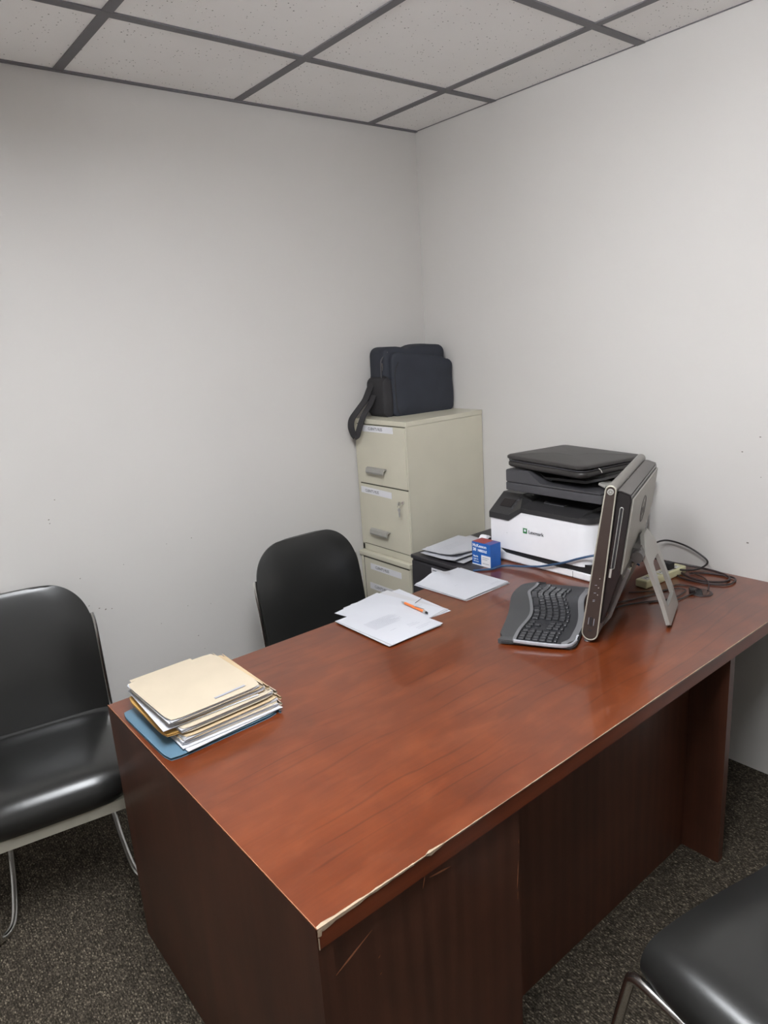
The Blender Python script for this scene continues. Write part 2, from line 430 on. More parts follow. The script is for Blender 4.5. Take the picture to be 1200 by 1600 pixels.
for k in range(3):
    z0, z1 = [(.06, .34), (.345, .51), (.515, .69)][k]
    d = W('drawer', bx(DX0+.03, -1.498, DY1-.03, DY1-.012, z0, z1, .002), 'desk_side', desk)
    h_ = B(); add_tube(h_, catmull([(-1.79, DY1-.012, (z0+z1)/2), (-1.78, DY1+.012, (z0+z1)/2), (-1.70, DY1+.012, (z0+z1)/2), (-1.69, DY1-.012, (z0+z1)/2)], 4), .004)
    bmesh.ops.translate(h_, verts=h_.verts, vec=-Vector(desk.location)); obj('handle', h_, 'satin', d)
# worn edges: pale slivers along the front edge, then a painted highlight, a chipped corner
cb = B(); random.seed(3)
def sliver(xa, xb, prof, seed):
    random.seed(seed); n = max(4, int(abs(xb-xa)/.012)); up_, dn = [], []
    for i in range(n+1):
        s_ = i/n; x = xa+(xb-xa)*s_; h = prof(s_)*random.uniform(.6, 1.25)
        up_.append(cb.verts.new((x, DY0+h*.7-.0004, DH+.0005))); dn.append(cb.verts.new((x, DY0-.0008, DH-h)))
    mid = [cb.verts.new((v.co.x, DY0-.0008, DH+.0005)) for v in up_]
    for i in range(n):
        cb.faces.new((up_[i], up_[i+1], mid[i+1], mid[i])); cb.faces.new((mid[i], mid[i+1], dn[i+1], dn[i]))
sliver(DX0-.0005, -1.78, lambda s: .0068*(1-s)**2.0+.0028, 1)
sliver(-1.78, -1.745, lambda s: .0016, 12)
sliver(-1.750, -1.706, lambda s: .0066*math.sin(PI*s)+.0016, 2)
sliver(-1.706, -1.05, lambda s: .0012+.0007*math.sin(17*s), 3)  # from here rightwards the slivers paint the thin highlight on the edge
sliver(-1.05, -.62, lambda s: .0015+.0008*math.sin(11*s), 4)
sliver(-.62, -.01, lambda s: .0014+.0008*math.sin(7*s), 5)
W('chipped_edge', cb, 'chip_highlight', desk, smooth=False)['label'] = 'pale chipped front edge of bare chipboard, with a painted thin highlight farther right'
# light wear line along the left edge
lb = B(); add_box(lb, (DX0-.0004, (DY0+DY1)/2, DH-.0006), (.0014, DY1-DY0, .0022))
W('worn_edge', lb, M['scratch'], desk, smooth=False)
# corner where the edge band is knocked off
k = B(); add_box(k, (DX0+.004, DY0-.0002, DH-.010), (.007, .0016, .012), ry=.15); add_box(k, (DX0+.001, DY0-.0002, DH-.03), (.0016, .0016, .022))
W('chipped_edge', k, 'chip_highlight', desk, smooth=False)
# scratches on the front
def scr(x0, z0, x1, z1, w_, y=DY0+.0136):
    s_ = B(); d = Vector((x1-x0, 0, z1-z0)); n_ = Vector((-d.z, 0, d.x)).normalized()*w_
    n = 7; A = []; C_ = []
    random.seed(int(abs(x0*1000)))
    for i in range(n+1):
        q = Vector((x0, y, z0))+d*i/n; e = n_*(math.sin(PI*(i+.4)/(n+.8))*random.uniform(.5, 1))
        A.append(s_.verts.new(q+e)); C_.append(s_.verts.new(q-e))
    for i in range(n): s_.faces.new((A[i], A[i+1], C_[i+1], C_[i]))
    W('scratch', s_, 'scratch', desk, smooth=False)
scr(-1.965, .606, -1.871, .650, .0026)
scr(-1.984, .670, -1.983, .50, .0007); scr(-1.863, .582, -1.858, .586, .0015); scr(-1.862, .545, -1.858, .548, .0013)
scr(-1.744, .684, -1.751, .658, .0018); scr(-1.734, .673, -1.678, .664, .0026); scr(-1.735, .693, -1.728, .699, .0012)
scr(-1.484, .560, -1.489, .490, .0018); scr(-1.487, .485, -1.488, .465, .0014); scr(-1.482, .612, -1.481, .600, .0010)
# cable grommet at the back right of the top
g = B(); gc = Vector((-.245, -1.575, DH))
add_tube(g, [gc+Vector((.034*math.cos(a), .034*math.sin(a), .001)) for a in [2*PI*k/28 for k in range(28)]], .004, 8, True, .0022)
gr = W('cable_grommet', g, 'cable_brown', desk)
g = B(); add_cyl(g, gc+Vector((0, 0, .0002)), gc+Vector((0, 0, .0012)), .0315, n=28)
bmesh.ops.translate(g, verts=g.verts, vec=-Vector(desk.location)); obj('opening', g, 'pr_dark', gr)
g = B()
pl = [(gc.x+.030*math.cos(a), gc.y+.030*math.sin(a)) for a in [math.radians(-140+160*k/12) for k in range(13)]]
add_prism(g, pl, lambda a, b: (a, b, DH+.001), lambda a, b: (a, b, DH+.003))
bmesh.ops.translate(g, verts=g.verts, vec=-Vector(desk.location)); obj('grommet_cover', g, 'desk_side', gr)

# ================================================================== TAN FILING CABINETS
CY1 = -.008
def labelled(parent, x, y0, y1, z0, z1, txt, tsize, ty, slant=0):
    l = W('label_strip', add_box(B(), (x-.0006, (y0+y1)/2, (z0+z1)/2), (.0012, abs(y1-y0), abs(z1-z0)), rx=slant), 'label', parent, smooth=False)
    b = text_bm(txt, tsize, FACE_W(x-.0014, ty, (z0+z1)/2-tsize*.34), .0002, sx=.86)
    bmesh.ops.translate(b, verts=b.verts, vec=-Vector(obj_world(parent))); o = obj('lettering', b, 'ink_dark', l, smooth=False)
    return l
def pull(parent, x, y0, y1, z):
    b = B()
    # bent sheet-metal pull: curved cap on two ends
    prof = [(x, z+.016), (x-.012, z+.020), (x-.022, z+.014), (x-.026, z-.002), (x-.022, z-.010), (x-.019, z-.002), (x-.016, z+.009), (x, z+.010)]
    add_prism(b, prof, lambda a, c: (a, y0, c), lambda a, c: (a, y1, c))
    b2 = B()
    hb = obj('handle', b, 'silver', None); 
    bmesh.ops.translate
    return hb
def put(o, parent):
    v = obj_world(parent)
    for q in o.data.vertices: q.co -= v
    o.parent = parent; return o

cx, cy = -.242, -.19
up_c = thing('filing_cabinet', 'putty coloured two-drawer steel filing cabinet stacked on top of another in the corner', 'filing cabinet', (cx, cy, .645))
XF = -.484
W('body', bx(XF+.004, -.004, -.374, CY1, .645, 1.262, .002), 'putty', up_c)
tp = B(); add_bx(tp, XF, -.003, -.3755, CY1+.001, 1.262, 1.2843, .003)
W('top', tp, 'putty', up_c)
W('gap', bx(XF+.0025, XF+.0045, -.3705, -.012, .66, 1.262), 'putty_dark', up_c, smooth=False)
W('base_rail', bx(XF, XF+.01, -.372, -.010, .646, .678, .002), 'putty', up_c)
W('side_rail', bx(XF, XF+.01, -.374, -.3705, .646, 1.262, .001), 'putty', up_c)
W('side_rail', bx(XF, XF+.01, -.0265, -.009, .646, 1.262, .001), 'putty', up_c)
def tan_drawer(par, xf, z0, z1, y0=-.3685, y1=-.0285, lock=False, hz=None):
    d = W('drawer', bx(xf-.004, xf+.014, y0, y1, z0, z1, .003), 'putty', par)
    if hz: put(pull(d, xf-.004, -.108, -.232, hz), d)
    return d
d1 = tan_drawer(up_c, XF, .983, 1.258, hz=1.048)
d2 = tan_drawer(up_c, XF, .682, .977, hz=.753)
labelled(d1, XF-.004, -.075, -.292, 1.228, 1.257, "CLIENT'S FILES", .0185, -.118, .0)
labelled(d2, XF-.004, -.034, -.258, .932, .962, "CLIENT'S FILES", .0185, -.065, .02)
# lock with a key in it, second drawer
lk = B(); add_cyl(lk, (XF-.003, -.338, .925), (XF-.011, -.338, .925), .0075); lk = obj('lock', lk, 'chrome'); put(lk, d2)
kb_ = B(); add_box(kb_, (XF-.018, -.338, .925), (.016, .002, .006)); add_cyl(kb_, (XF-.030, -.3365, .925), (XF-.030, -.3395, .925), .009)
tag(obj('key', kb_, 'chrome'), 'small chrome key sticking out of the filing cabinet lock', 'key')
kb_ = B(); add_tube(kb_, [(XF-.034, -.338+.007*math.sin(a), .910+.009*math.cos(a)) for a in [2*PI*k/16 for k in range(16)]], .0008, 6, True)
add_box(kb_, (XF-.033, -.338, .880), (.0016, .009, .034)); add_cyl(kb_, (XF-.0335, -.338, .896), (XF-.0315, -.338, .896), .009)
tag(obj('spare_key', kb_, 'chrome'), 'spare key hanging on a ring from the filing cabinet lock', 'key')

lo_c = thing('filing_cabinet', 'putty coloured lower filing cabinet carrying the other one, labels on its front', 'filing cabinet', (cx, cy, 0))
XL = -.500
W('body', bx(XL+.006, -.004, -.376, CY1+.002, 0, .645, .002), 'putty', lo_c)
W('gap', bx(XL+.004, XL+.0065, -.370, -.012, .02, .622), 'putty_dark', lo_c, smooth=False)
W('top_rail', bx(XL-.008, XL+.03, -.3775, CY1+.003, .622, .6445, .004), 'putty', lo_c)
W('side_rail', bx(XL, XL+.012, -.376, -.366, .0, .622, .001), 'putty', lo_c)
W('side_rail', bx(XL, XL+.012, -.026, -.010, .0, .622, .001), 'putty', lo_c)
e1 = tan_drawer(lo_c, XL+.006, .325, .612, -.362, -.030)
e2 = tan_drawer(lo_c, XL+.006, .03, .318, -.362, -.030, hz=.1)
labelled(e1, XL+.002, -.078, -.305, .559, .589, "CLIENT'S FILES", .0185, -.115, .0)
labelled(e1, XL+.002, -.064, -.290, .457, .489, "CLIENT'S FILES", .0185, -.100, .0)

# ================================================================== BLACK FILING CABINET BEHIND THE DESK
bk = thing('filing_cabinet', 'low black steel filing cabinet between desk and putty cabinets, papers on top', 'filing cabinet', (-.3, -.65, 0))
W('body', bx(-.578, -.02, -.832, -.482, 0, .722, .003), 'black_steel', bk)
W('top', bx(-.588, -.018, -.8335, -.480, .7225, .7395, .004), 'black_steel', bk)
bd = W('drawer', bx(-.588, -.578, -.826, -.488, .385, .714, .003), 'black_steel', bk)
W('drawer', bx(-.588, -.578, -.826, -.488, .04, .375, .003), 'black_steel', bk)
l = W('label_strip', bx(-.5892, -.588, -.745, -.611, .680, .707), 'label', bd, smooth=False)
for k, (ya, yb, z) in enumerate([(-.617, -.70, .698), (-.620, -.69, .689)]):
    q = obj('print_line', bx(-.5898, -.5892, yb, ya, z-.0016, z+.0016), 'ink_dark', None, smooth=False); put(q, bk); q.parent = l
q = B(); add_bx(q, -.603, -.588, -.70, -.597, .652, .672, .003); add_bx(q, -.600, -.5885, -.695, -.60, .640, .652, .002)
q = obj('handle', q, 'dkgrey', None); put(q, bk); q.parent = bd

# ================================================================== SHOULDER BAG
bag = thing('shoulder_bag', 'dark navy nylon shoulder bag standing on top of the filing cabinet', 'bag', (-.21, -.11, 1.2845), math.radians(-6))
def soft_block(bm, x0, x1, y0, y1, prof_top, z0=0, n=18, puff=.012, m=10):
    """upright soft slab: outline in XZ lofted across Y, rounded and swollen"""
    cx_, cz_ = (x0+x1)/2, 0
    w_ = x1-x0
    out = []
    hgt = lambda s: prof_top(s)
    pts = []
    r = .035
    # bottom left -> bottom right -> top right -> top left
    for k in range(6): a = PI+PI/2*k/5; pts.append((x0+.02+.02*math.cos(a), z0+.02+.02*math.sin(a)))
    for k in range(1, 8): pts.append((x0+.02+(w_-.04)*k/8, z0))
    for k in range(6): a = 1.5*PI+PI/2*k/5; pts.append((x1-.02+.02*math.cos(a), z0+.02+.02*math.sin(a)))
    hr = hgt(1)
    for k in range(1, 6): pts.append((x1+.002*math.sin(k), z0+.02+(hr-r-.02)*k/6))
    for k in range(6): a = PI/2*k/5; pts.append((x1-r+r*math.cos(a), z0+hr-r+r*math.sin(a)))
    for k in range(1, 14): s = 1-(r+(w_-2*r)*k/14)/w_; pts.append((x0+w_*s, z0+hgt(s)))
    hl = hgt(0)
    for k in range(6): a = PI/2+PI/2*k/5; pts.append((x0+r+r*math.cos(a), z0+hl-r+r*math.sin(a)))
    for k in range(1, 6): pts.append((x0, z0+hl-r-(hl-r-.02)*k/6))
    N = len(pts); mx_ = sum(p[0] for p in pts)/N; mz = sum(p[1] for p in pts)/N
    rings = []
    for j in range(m+1):
        t_ = -1+2*j/m; e = 1-abs(t_)**4*0.07
        y = (y0+y1)/2+(y1-y0)/2*math.copysign(abs(t_)**.8, t_)
        rings.append([bm.verts.new((mx_+(px-mx_)*e, y, (z0 if pz <= z0+.001 else mz+(pz-mz)*e))) for px, pz in pts])
    for j in range(m):
        for k in range(N): bm.faces.new((rings[j][k], rings[j][(k+1) % N], rings[j+1][(k+1) % N], rings[j+1][k]))
    for ring, sgn in ((rings[0], -1), (rings[-1], 1)):
        prev = ring
        yb = ring[0].co.y
        for q, f in enumerate((.85, .6, .3)):
            nr = [bm.verts.new((mx_+(v.co.x-mx_)*f, yb+sgn*puff*(.45, .8, 1)[q], mz+(v.co.z-mz)*f)) for v in ring]
            for k in range(N): bm.faces.new((prev[k], prev[(k+1) % N], nr[(k+1) % N], nr[k]))
            prev = nr
        bm.faces.new(prev)
    return bm
def ripple(bm, amp=.003, f=26):
    for v in bm.verts:
        v.co.y += amp*math.sin(v.co.x*f+1.3*math.sin(v.co.z*21))*math.cos(v.co.z*17+v.co.x*9)
    return bm
topf = lambda s: .315-.012*math.exp(-((s-.42)/.09)**2)+.006*math.exp(-((s-.65)/.14)**2)-.004*s
obj('body', ripple(soft_block(B(), -.178, .185, -.045, .085, topf)), 'nylon', bag, angle=60)
frontf = lambda s: .290-.048*s+.006*math.sin(s*PI)
obj('front_pocket', ripple(soft_block(B(), -.150, .203, -.077, -.035, frontf, puff=.012), .0025), 'nylon', bag, angle=60)
obj('side_pocket', ripple(soft_block(B(), -.198, -.140, -.060, .075, lambda s: .185+.006*math.sin(6*s), puff=.006), .003, 60), 'nylon_b', bag, angle=60)
# zips and piping
z = B(); add_tube(z, catmull([(-.181, -.030, .17), (-.182, -.032, .22), (-.178, -.034, .26), (-.150, -.048, .293)], 6), .0028, 8)
obj('zip', z, 'pr_grey', bag)
z = B(); add_tube(z, catmull([(-.128, -.086, .012), (-.138, -.080, .05), (-.139, -.078, .13), (-.137, -.078, .20), (-.120, -.084, .245)], 6), .0025, 8)
obj('piping', z, 'nylon_b', bag)
z = B(); add_box(z, (-.181, -.042, .235), (.003, .004, .018)); add_box(z, (-.182, -.043, .218), (.002, .003, .016), rx=.2)
obj('zip_pull', z, 'dkgrey', bag)
# strap: flat webbing that leaves the side and hangs over the cabinet front edge
def ribbon(bm, pts, wdir, w_, th):
    P = catmull(pts, 7); n = len(P); R_ = []
    for i, p in enumerate(P):
        t_ = (P[min(i+1, n-1)]-P[max(i-1, 0)]).normalized()
        wd = wdir(i/(n-1)); wd = (wd-t_*wd.dot(t_)).normalized(); nn_ = t_.cross(wd)
        R_.append([bm.verts.new(p+wd*a*w_/2+nn_*b*th/2) for a, b in ((-1, -1), (1, -1), (1, 1), (-1, 1))])
    for i in range(n-1):
        for k in range(4): bm.faces.new((R_[i][k], R_[i][(k+1) % 4], R_[i+1][(k+1) % 4], R_[i+1][k]))
    bm.faces.new(R_[0]); bm.faces.new(list(reversed(R_[-1])))
    return bm
def wl(x, y, z):   # world -> bag local
    v = Vector((x, y, z))-Vector(bag.location); return tuple(Matrix.Rotation(-bag.rotation_euler.z, 3, 'Z') @ v)
z = B()
yd = lambda s: Vector((.35, -.9, -.1))
SL = [(-.405, -.062, 1.440), (-.420, -.050, 1.400), (-.448, -.056, 1.365), (-.488, -.055, 1.328), (-.528, -.055, 1.290), (-.538, -.054, 1.255), (-.536, -.062, 1.225), (-.532, -.074, 1.207)]
SR = [(-.532, -.074, 1.207), (-.526, -.086, 1.215), (-.520, -.094, 1.240), (-.506, -.100, 1.280), (-.480, -.095, 1.312), (-.440, -.085, 1.345), (-.405, -.075, 1.385)]
ribbon(z, [wl(*p) for p in SL], yd, .034, .003)
ribbon(z, [wl(p[0]-.003, p[1], p[2]) for p in SR], yd, .030, .003)
obj('shoulder_strap', z, 'webbing', bag, smooth=False)

# ================================================================== CHAIRS
def shell(profile, halfw, thick, m=9, crown=.010):
    """padded slab swept along a YZ profile. halfw(s), thick(s)"""
    P = catmull([(0, a, b) for a, b in profile], 6); n = len(P); bm = B(); R_ = []
    L = [0]
    for i in range(1, n): L.append(L[-1]+(P[i]-P[i-1]).length)
    for i, p in enumerate(P):
        s = L[i]/L[-1]
        t_ = (P[min(i+1, n-1)]-P[max(i-1, 0)]).normalized(); nrm = Vector((1, 0, 0)).cross(t_)   # +nrm = sitter side
        hw, th = halfw(s), thick(s)
        ring = []
        for k in range(m+1):
            u_ = -1+2*k/m; ring.append(p+Vector((hw*u_, 0, 0))+nrm*(th*(1-abs(u_)**5*.75)))
        for k in range(m+1):
            u_ = 1-2*k/m; ring.append(p+Vector((hw*u_, 0, 0))-nrm*(.004+.008*(1-abs(u_)**6)))
        R_.append([bm.verts.new(q) for q in ring])
    N = len(R_[0])
    for i in range(n-1):
        for k in range(N): bm.faces.new((R_[i][k], R_[i][(k+1) % N], R_[i+1][(k+1) % N], R_[i+1][k]))
    bm.faces.new(R_[0]); bm.faces.new(list(reversed(R_[-1])))
    return bm

def make_chair(label, loc, rz, hw=.245, bar='flat', leg_in=.03, group=None, taper=.90):
    c = thing('office_chair', label, 'chair', loc, rz, group)
    # seat with a waterfall front
    def hs(s): return hw*(taper+(1-taper)*min(1, s*1.15))
    obj('seat', shell([(-.272, .382), (-.284, .412), (-.272, .440), (-.235, .453), (-.14, .448), (0, .430), (.12, .412), (.185, .412), (.21, .425)],
                      hs, lambda s: .022+.010*math.sin(PI*min(1, s*1.1))), 'vinyl', c, angle=50)
    def hb(s):
        r = .40
        if s > 1-r: q = (s-(1-r))/r; return (hw-.006)*(1-.62*(1-math.sqrt(max(0, 1-q**2.4))))
        return hw-.006
    obj('backrest', shell([(.216, .424), (.226, .47), (.236, .53), (.250, .62), (.272, .72), (.295, .81), (.305, .86), (.306, .890)],
                          hb, lambda s: .024*math.sqrt(max(.02, 1-s**8))), 'vinyl', c, angle=50)
    for sx in (-1, 1):
        f = B(); x = sx*(hw-.002)
        add_tube(f, catmull([(x*taper, -.258, .352), (x*(taper+.02), -.20, .385), (x*(taper+.05), -.08, .390), (x, 0, .392), (x, .17, .388), (x, .222, .42), (x, .243, .50), (x, .262, .62), (x, .284, .72), (x-sx*.004, .292, .76)], 6), .009, 10, flat=.006)
        obj('side_rail', f, 'chrome', c)
    if bar == 'flat':
        f = B(); add_box(f, (0, -.280, .352), (2*hw*taper, .008, .034)); add_box(f, (0, -.274, .3675), (2*hw*taper, .016, .003))
        obj('front_bar', f, 'satin', c, smooth=False)
        ft = hw*taper
        for sx in (-1, 1):
            f = B(); add_cyl(f, (sx*ft, -.280, .354), (sx*(ft+.014), -.280, .354), .014); add_cyl(f, (sx*(ft+.0138), -.280, .354), (sx*(ft+.022), -.280, .354), .007, .004)
            obj('bolt', f, 'chrome', c)
        for sx in (-1, 1):
            f = B(); x = sx*ft+(.030 if sx > 0 else -.002)
            add_tube(f, catmull([(x-sx*.02, -.25, .372), (x-sx*.012, -.25, .30), (x, -.245, .12), (x+sx*.008, -.238, .055), (x+sx*.004, -.215, .016), (x-sx*.03, -.16, .0105), (x-sx*.04, .0, .0105), (x-sx*.04, .20, .0105)], 7), .010, 12)
            obj('leg', f, 'chrome', c)
            f = B(); x = sx*(hw-.02)
            add_tube(f, catmull([(x-sx*.01, .19, .39), (x, .215, .30), (x, .235, .12), (x, .240, .005)], 6), .010, 12)
            obj('leg', f, 'chrome', c)
    else:
        f = B()
        add_tube(f, catmull([(-hw-.03, -.355, .005), (-hw-.012, -.325, .20), (-hw+.004, -.298, .35), (-hw+.012, -.296, .374), (-hw+.035, -.296, .382), (-hw+.10, -.296, .382), (0, -.296, .382), (hw-.10, -.296, .382),
                             (hw-.035, -.296, .382), (hw-.012, -.296, .374), (hw-.004, -.298, .35), (hw+.012, -.325, .20), (hw+.03, -.355, .005)], 7), .0112, 14)
        obj('front_frame', f, 'chrome', c)
        for sx in (-1, 1):
            f = B(); x = sx*(hw-.02)
            add_tube(f, catmull([(x, .19, .39), (x+sx*.01, .24, .30), (x+sx*.02, .285, .12), (x+sx*.025, .31, .005)], 6), .0125, 12)
            obj('leg', f, 'chrome', c)
    return c
make_chair('black vinyl chair at far left by the wall, pale bar under its seat', (-2.092, -.40, 0), math.radians(-9), .240, 'flat', 0.0, taper=.81)
make_chair('black vinyl chair behind the desk, beside the filing cabinets, only its backrest showing', (-1.015, -.615, 0), math.radians(-1), .245, 'flat')
make_chair('black vinyl chair in the near right corner, bright chrome tube before its seat', (-1.158, -2.340, 0), math.radians(-100), .265, 'tube')

# ================================================================== PAPERS
def sheet(name, label, c, wx, wy, rz, z, mat='paper', curl=None, lines=None, group=None, th=.0007, n=10):
    """paper lying flat; curl(u,v)->lift"""
    o = thing(name, label, 'paper', (c[0], c[1], z), rz, group)
    f = (lambda u_, v_: ((u_-.5)*wx, (v_-.5)*wy, curl(u_, v_) if curl else 0))
    obj('page', add_sheet(B(), f, n, n, th), mat, o, smooth=True)
    if lines:
        for (u0, u1, v_, t_) in lines:
            b = B(); k = max(1, int(abs(u1-u0)*10)) if curl else 1
            pts = []
            for q in range(k+1):
                ua = u0+(u1-u0)*q/k; h = max(curl(ua-.05, v_), curl(ua, v_), curl(ua+.05, v_)) if curl else 0
                pts.append((ua*wx-wx/2, h+th+.0003))
            for q in range(k):
                (xa, ha), (xb, hb) = pts[q], pts[q+1]; y = (v_-.5)*wy
                b.faces.new([b.verts.new(p) for p in ((xa, y-t_/2, ha), (xb, y-t_/2, hb), (xb, y+t_/2, hb), (xa, y+t_/2, ha))])
            bmesh.ops.remove_doubles(b, verts=b.verts, dist=1e-6)
            obj('printed_line', b, 'ink', o, smooth=False)
    return o
Z0 = DH
# left stack of letters with the pen, reading direction: top of page at +x... page long side along y'
body = []
random.seed(5)
for k in range(13): body.append((.14, .14+random.uniform(.42, .62), .66-.018*k, .0011))
letter = [(.62, .82, .10, .0013), (.62, .92, .135, .0013), (.30, .42, .30, .0013), (.58, .80, .22, .0012), (.60, .78, .25, .0012), (.60, .74, .275, .0012)]
A0, A1 = math.radians(-3), math.radians(6)
sheet('paper_sheet', 'white sheet at the very bottom of the paper pile under the pen', (-1.015, -.905), .215, .29, math.radians(-4), Z0+.0002, 'paper', lambda u_, v_: .0)
sheet('paper_sheet', 'white sheet second from the bottom of the paper pile under the pen', (-1.035, -.905), .215, .30, math.radians(4), Z0+.0014, 'paper2', lambda u_, v_: .001*u_)
sheet('paper_sheet', 'white sheet carrying the orange pen, its right corner marked by lines of print', (-1.065, -.910), .225, .30, math.radians(11), Z0+.0034, 'paper',
      lambda u_, v_: .001*(1-u_), [(.80, .97, .30, .001), (.78, .97, .33, .001)])
sheet('paper_sheet', 'white sheet just beneath the printed letter, its edge peeping out at the near corner', (-1.137, -.985), .217, .28, math.radians(0), Z0+.0052, 'paper2', lambda u_, v_: .0)
sheet('letter_page', 'printed letter lying uppermost and nearest on the desk left of the keyboard', (-1.130, -.985), .217, .28, math.radians(1.5), Z0+.0068, 'paper',
      lambda u_, v_: .0, [(u0*.9+.05, u1*.9+.08, v_, t_) for u0, u1, v_, t_ in body]+letter)
# right stack with curled left edge
cur = lambda k: (lambda u_, v_: (.020+.0*k)*math.exp(-((u_-.42)/.22)**2)*(max(0, v_-.25)/.75)**1.5)
for k, (lb_, dx, dy, rz) in enumerate([
        ('white sheet lowest in the curled paper pile before the black cabinet', .006, -.004, 0),
        ('white sheet second from the bottom of the curled paper pile before the black cabinet', -.003, .003, 2),
        ('white sheet third from the bottom of the curled paper pile before the black cabinet', .004, 0, -2),
        ('white sheet on top of the curled paper pile before the black cabinet', 0, 0, 1)]):
    sheet('paper_sheet', lb_, (-.712+dx, -.905+dy), .235, .250, math.radians(rz+1), Z0+.0003+.0019*k, 'paper' if k % 2 else 'paper2', cur(k),
          [(.72, .95, .10, .0012), (.74, .93, .13, .0012), (.30, .38, .46, .001)] if k == 3 else None, n=16)
# loose papers on the black cabinet
zb = .7397
cb2 = lambda a, ph: (lambda u_, v_: a*(max(0, .5-v_)*2)**2*(.5+.5*math.sin(3*u_+ph))+.004)
for k, (lb_, x, y, wx, wy, rz, a) in enumerate([
        ('white sheet lowest in the loose pile on the black cabinet', -.42, -.640, .27, .215, 4, .004),
        ('white sheet second in the loose pile on the black cabinet', -.435, -.628, .27, .205, 0, .010),
        ('curled white sheet second from the top on the black cabinet', -.40, -.612, .25, .20, -6, .018),
        ('curled white sheet topmost on the black cabinet', -.425, -.605, .25, .195, 6, .026)]):
    sheet('paper_sheet', lb_, (x, y), wx, wy, math.radians(rz), zb+.0006+.0055*k, 'paper' if k % 2 else 'paper2', cb2(a, k), [(.2, .7, .7-.05*q, .0008) for q in range(5)] if k == 3 else None, n=14)
# white roll of tape / dispenser behind the blue box
t = thing('tape_dispenser', 'white tape dispenser with a black wheel, behind the blue carton beside the printer', 'tape dispenser', (-.385, -.735, .7397))
b = prism_xz([(-.05, 0), (.06, 0), (.06, .02), (.035, .055), (.0, .085), (-.02, .088), (-.035, .07), (-.05, .03)], -.018, .018)
bmesh.ops.bevel(b, geom=b.edges[:], offset=.003, segments=2, affect='EDGES'); obj('body', b, 'pr_white', t)
b = B(); add_cyl(b, (-.0, -.021, .055), (-.0, .021, .055), .022); obj('wheel', b, 'pr_dark', t)

# ================================================================== PEN
pe0, pe1 = Vector((-.990, -.888, Z0+.0105)), Vector((-1.000, -1.030, Z0+.0105))
ax = pe1-pe0; mid = (pe0+pe1)/2
pen = thing('ballpoint_pen', 'orange ballpoint pen with silver ends lying on the sheets', 'pen', mid)
def seg(a, b, r, r2, mat, name):
    q = B(); add_cyl(q, pe0+ax*a, pe0+ax*b, r, r2, 16); return W(name, q, mat, pen)
seg(.0, .14, .0012, .0042, 'chrome', 'tip'); seg(.14, .86, .0046, .0046, 'orange', 'barrel'); seg(.86, .95, .0047, .0047, 'chrome', 'ring'); seg(.95, 1.0, .0040, .0030, 'pr_dark', 'stylus_tip')
q = B(); add_box(q, pe0+ax*.70+Vector((0, 0, .0062)), (.0025, .045, .0012), rz=math.atan2(ax.x, -ax.y)*-1); W('clip', q, 'chrome', pen)
q = B(); add_box(q, (-.935, -.915, Z0+.0058), (.052, .002, .0006), rz=.35)
tag(obj('pencil_lead', q, 'ink_dark', smooth=False), 'thin dark stick lying on the sheet beside the orange pen', 'stick')

# ================================================================== FOLDER PILE
def folder(label, c, wx, wy, rz, z, th, mat, tilt=0, fold='x', lift=0, name='file_folder', pages=True, cat='folder', seed=0, tab=None):
    """card folder: two leaves joined at a rounded fold on the +x side, papers inside"""
    o = thing(name, label, cat, (c[0], c[1], z), math.radians(rz))
    random.seed(seed)
    ct = .0009
    def leaf(z_, lf, sag, grow=0):
        n = 12
        def f(u_, v_):
            x = (-wx/2+wx*u_)*(1-.045*abs(2*v_-1)**10); y = (-wy/2+wy*v_)*(1-.04*abs(2*u_-1)**10)
            return (x, y, z_+lf*(1-u_)**2*0+sag*math.sin(PI*u_)*math.sin(PI*v_)+lf*(1-v_)*(1-u_)**1.5)
        return add_sheet(B(), f, n, n, ct)
    b = leaf(0, 0, 0)
    # fold
    me2 = B(); pts = []
    up_z = th
    b2 = leaf(up_z, lift, .0015)
    tmp = bpy.data.meshes.new('tmp'); b2.to_mesh(tmp); b2.free(); b.from_mesh(tmp); bpy.data.meshes.remove(tmp)
    n = 8; V0 = []
    for k in range(n+1):
        a = -PI/2+PI*k/n
        cxx = wx/2+math.cos(a)*min(.006, th*.5+.001); czz = th/2+ct/2+math.sin(a)*(th/2)
        V0.append((cxx, czz))
    for k in range(n):
        (xa, za), (xb, zb_) = V0[k], V0[k+1]
        q = [b.verts.new((xa, -wy/2, za)), b.verts.new((xb, -wy/2, zb_)), b.verts.new((xb, wy/2, zb_)), b.verts.new((xa, wy/2, za))]; b.faces.new(q)
    me2.free()
    obj('cover', b, mat, o)
    if tab:
        tb = B(); add_box(tb, (tab[0]*wx, wy/2+.006, th+.0005), (tab[1]*wx, .014, ct), bev=0); obj('tab', tb, mat, o, smooth=False)
    if pages and th > .003:
        b = B(); k = 0; zz = ct+.0004
        while zz < th-.0008:
            dx, dy = random.uniform(-.003, .004), random.uniform(-.003, .003)
            t_ = random.uniform(.0007, .0013)
            add_box(b, (-.002+dx, dy, zz+t_/2), (wx-.010, wy-.008, t_*.8), rz=math.radians(random.uniform(-.8, .8))); zz += t_
        obj('papers', b, 'paper' if seed % 2 else 'paper2', o, smooth=False)
    return o
pc = (-1.822, -1.045)
z = DH+.0004
fb = folder('slate blue pocket folder lying at the bottom of the file pile', (pc[0]-.008, pc[1]-.020), .295, .300, 1, z, .006, 'bluefold', seed=1, pages=False); z += .0085
for yy_, ll_ in ((-.06, .06), (.09, .03)): obj('blue_clip', add_box(B(), (.150, yy_, .006), (.012, ll_, .006), bev=.002), 'blueclip', fb)
fl = []
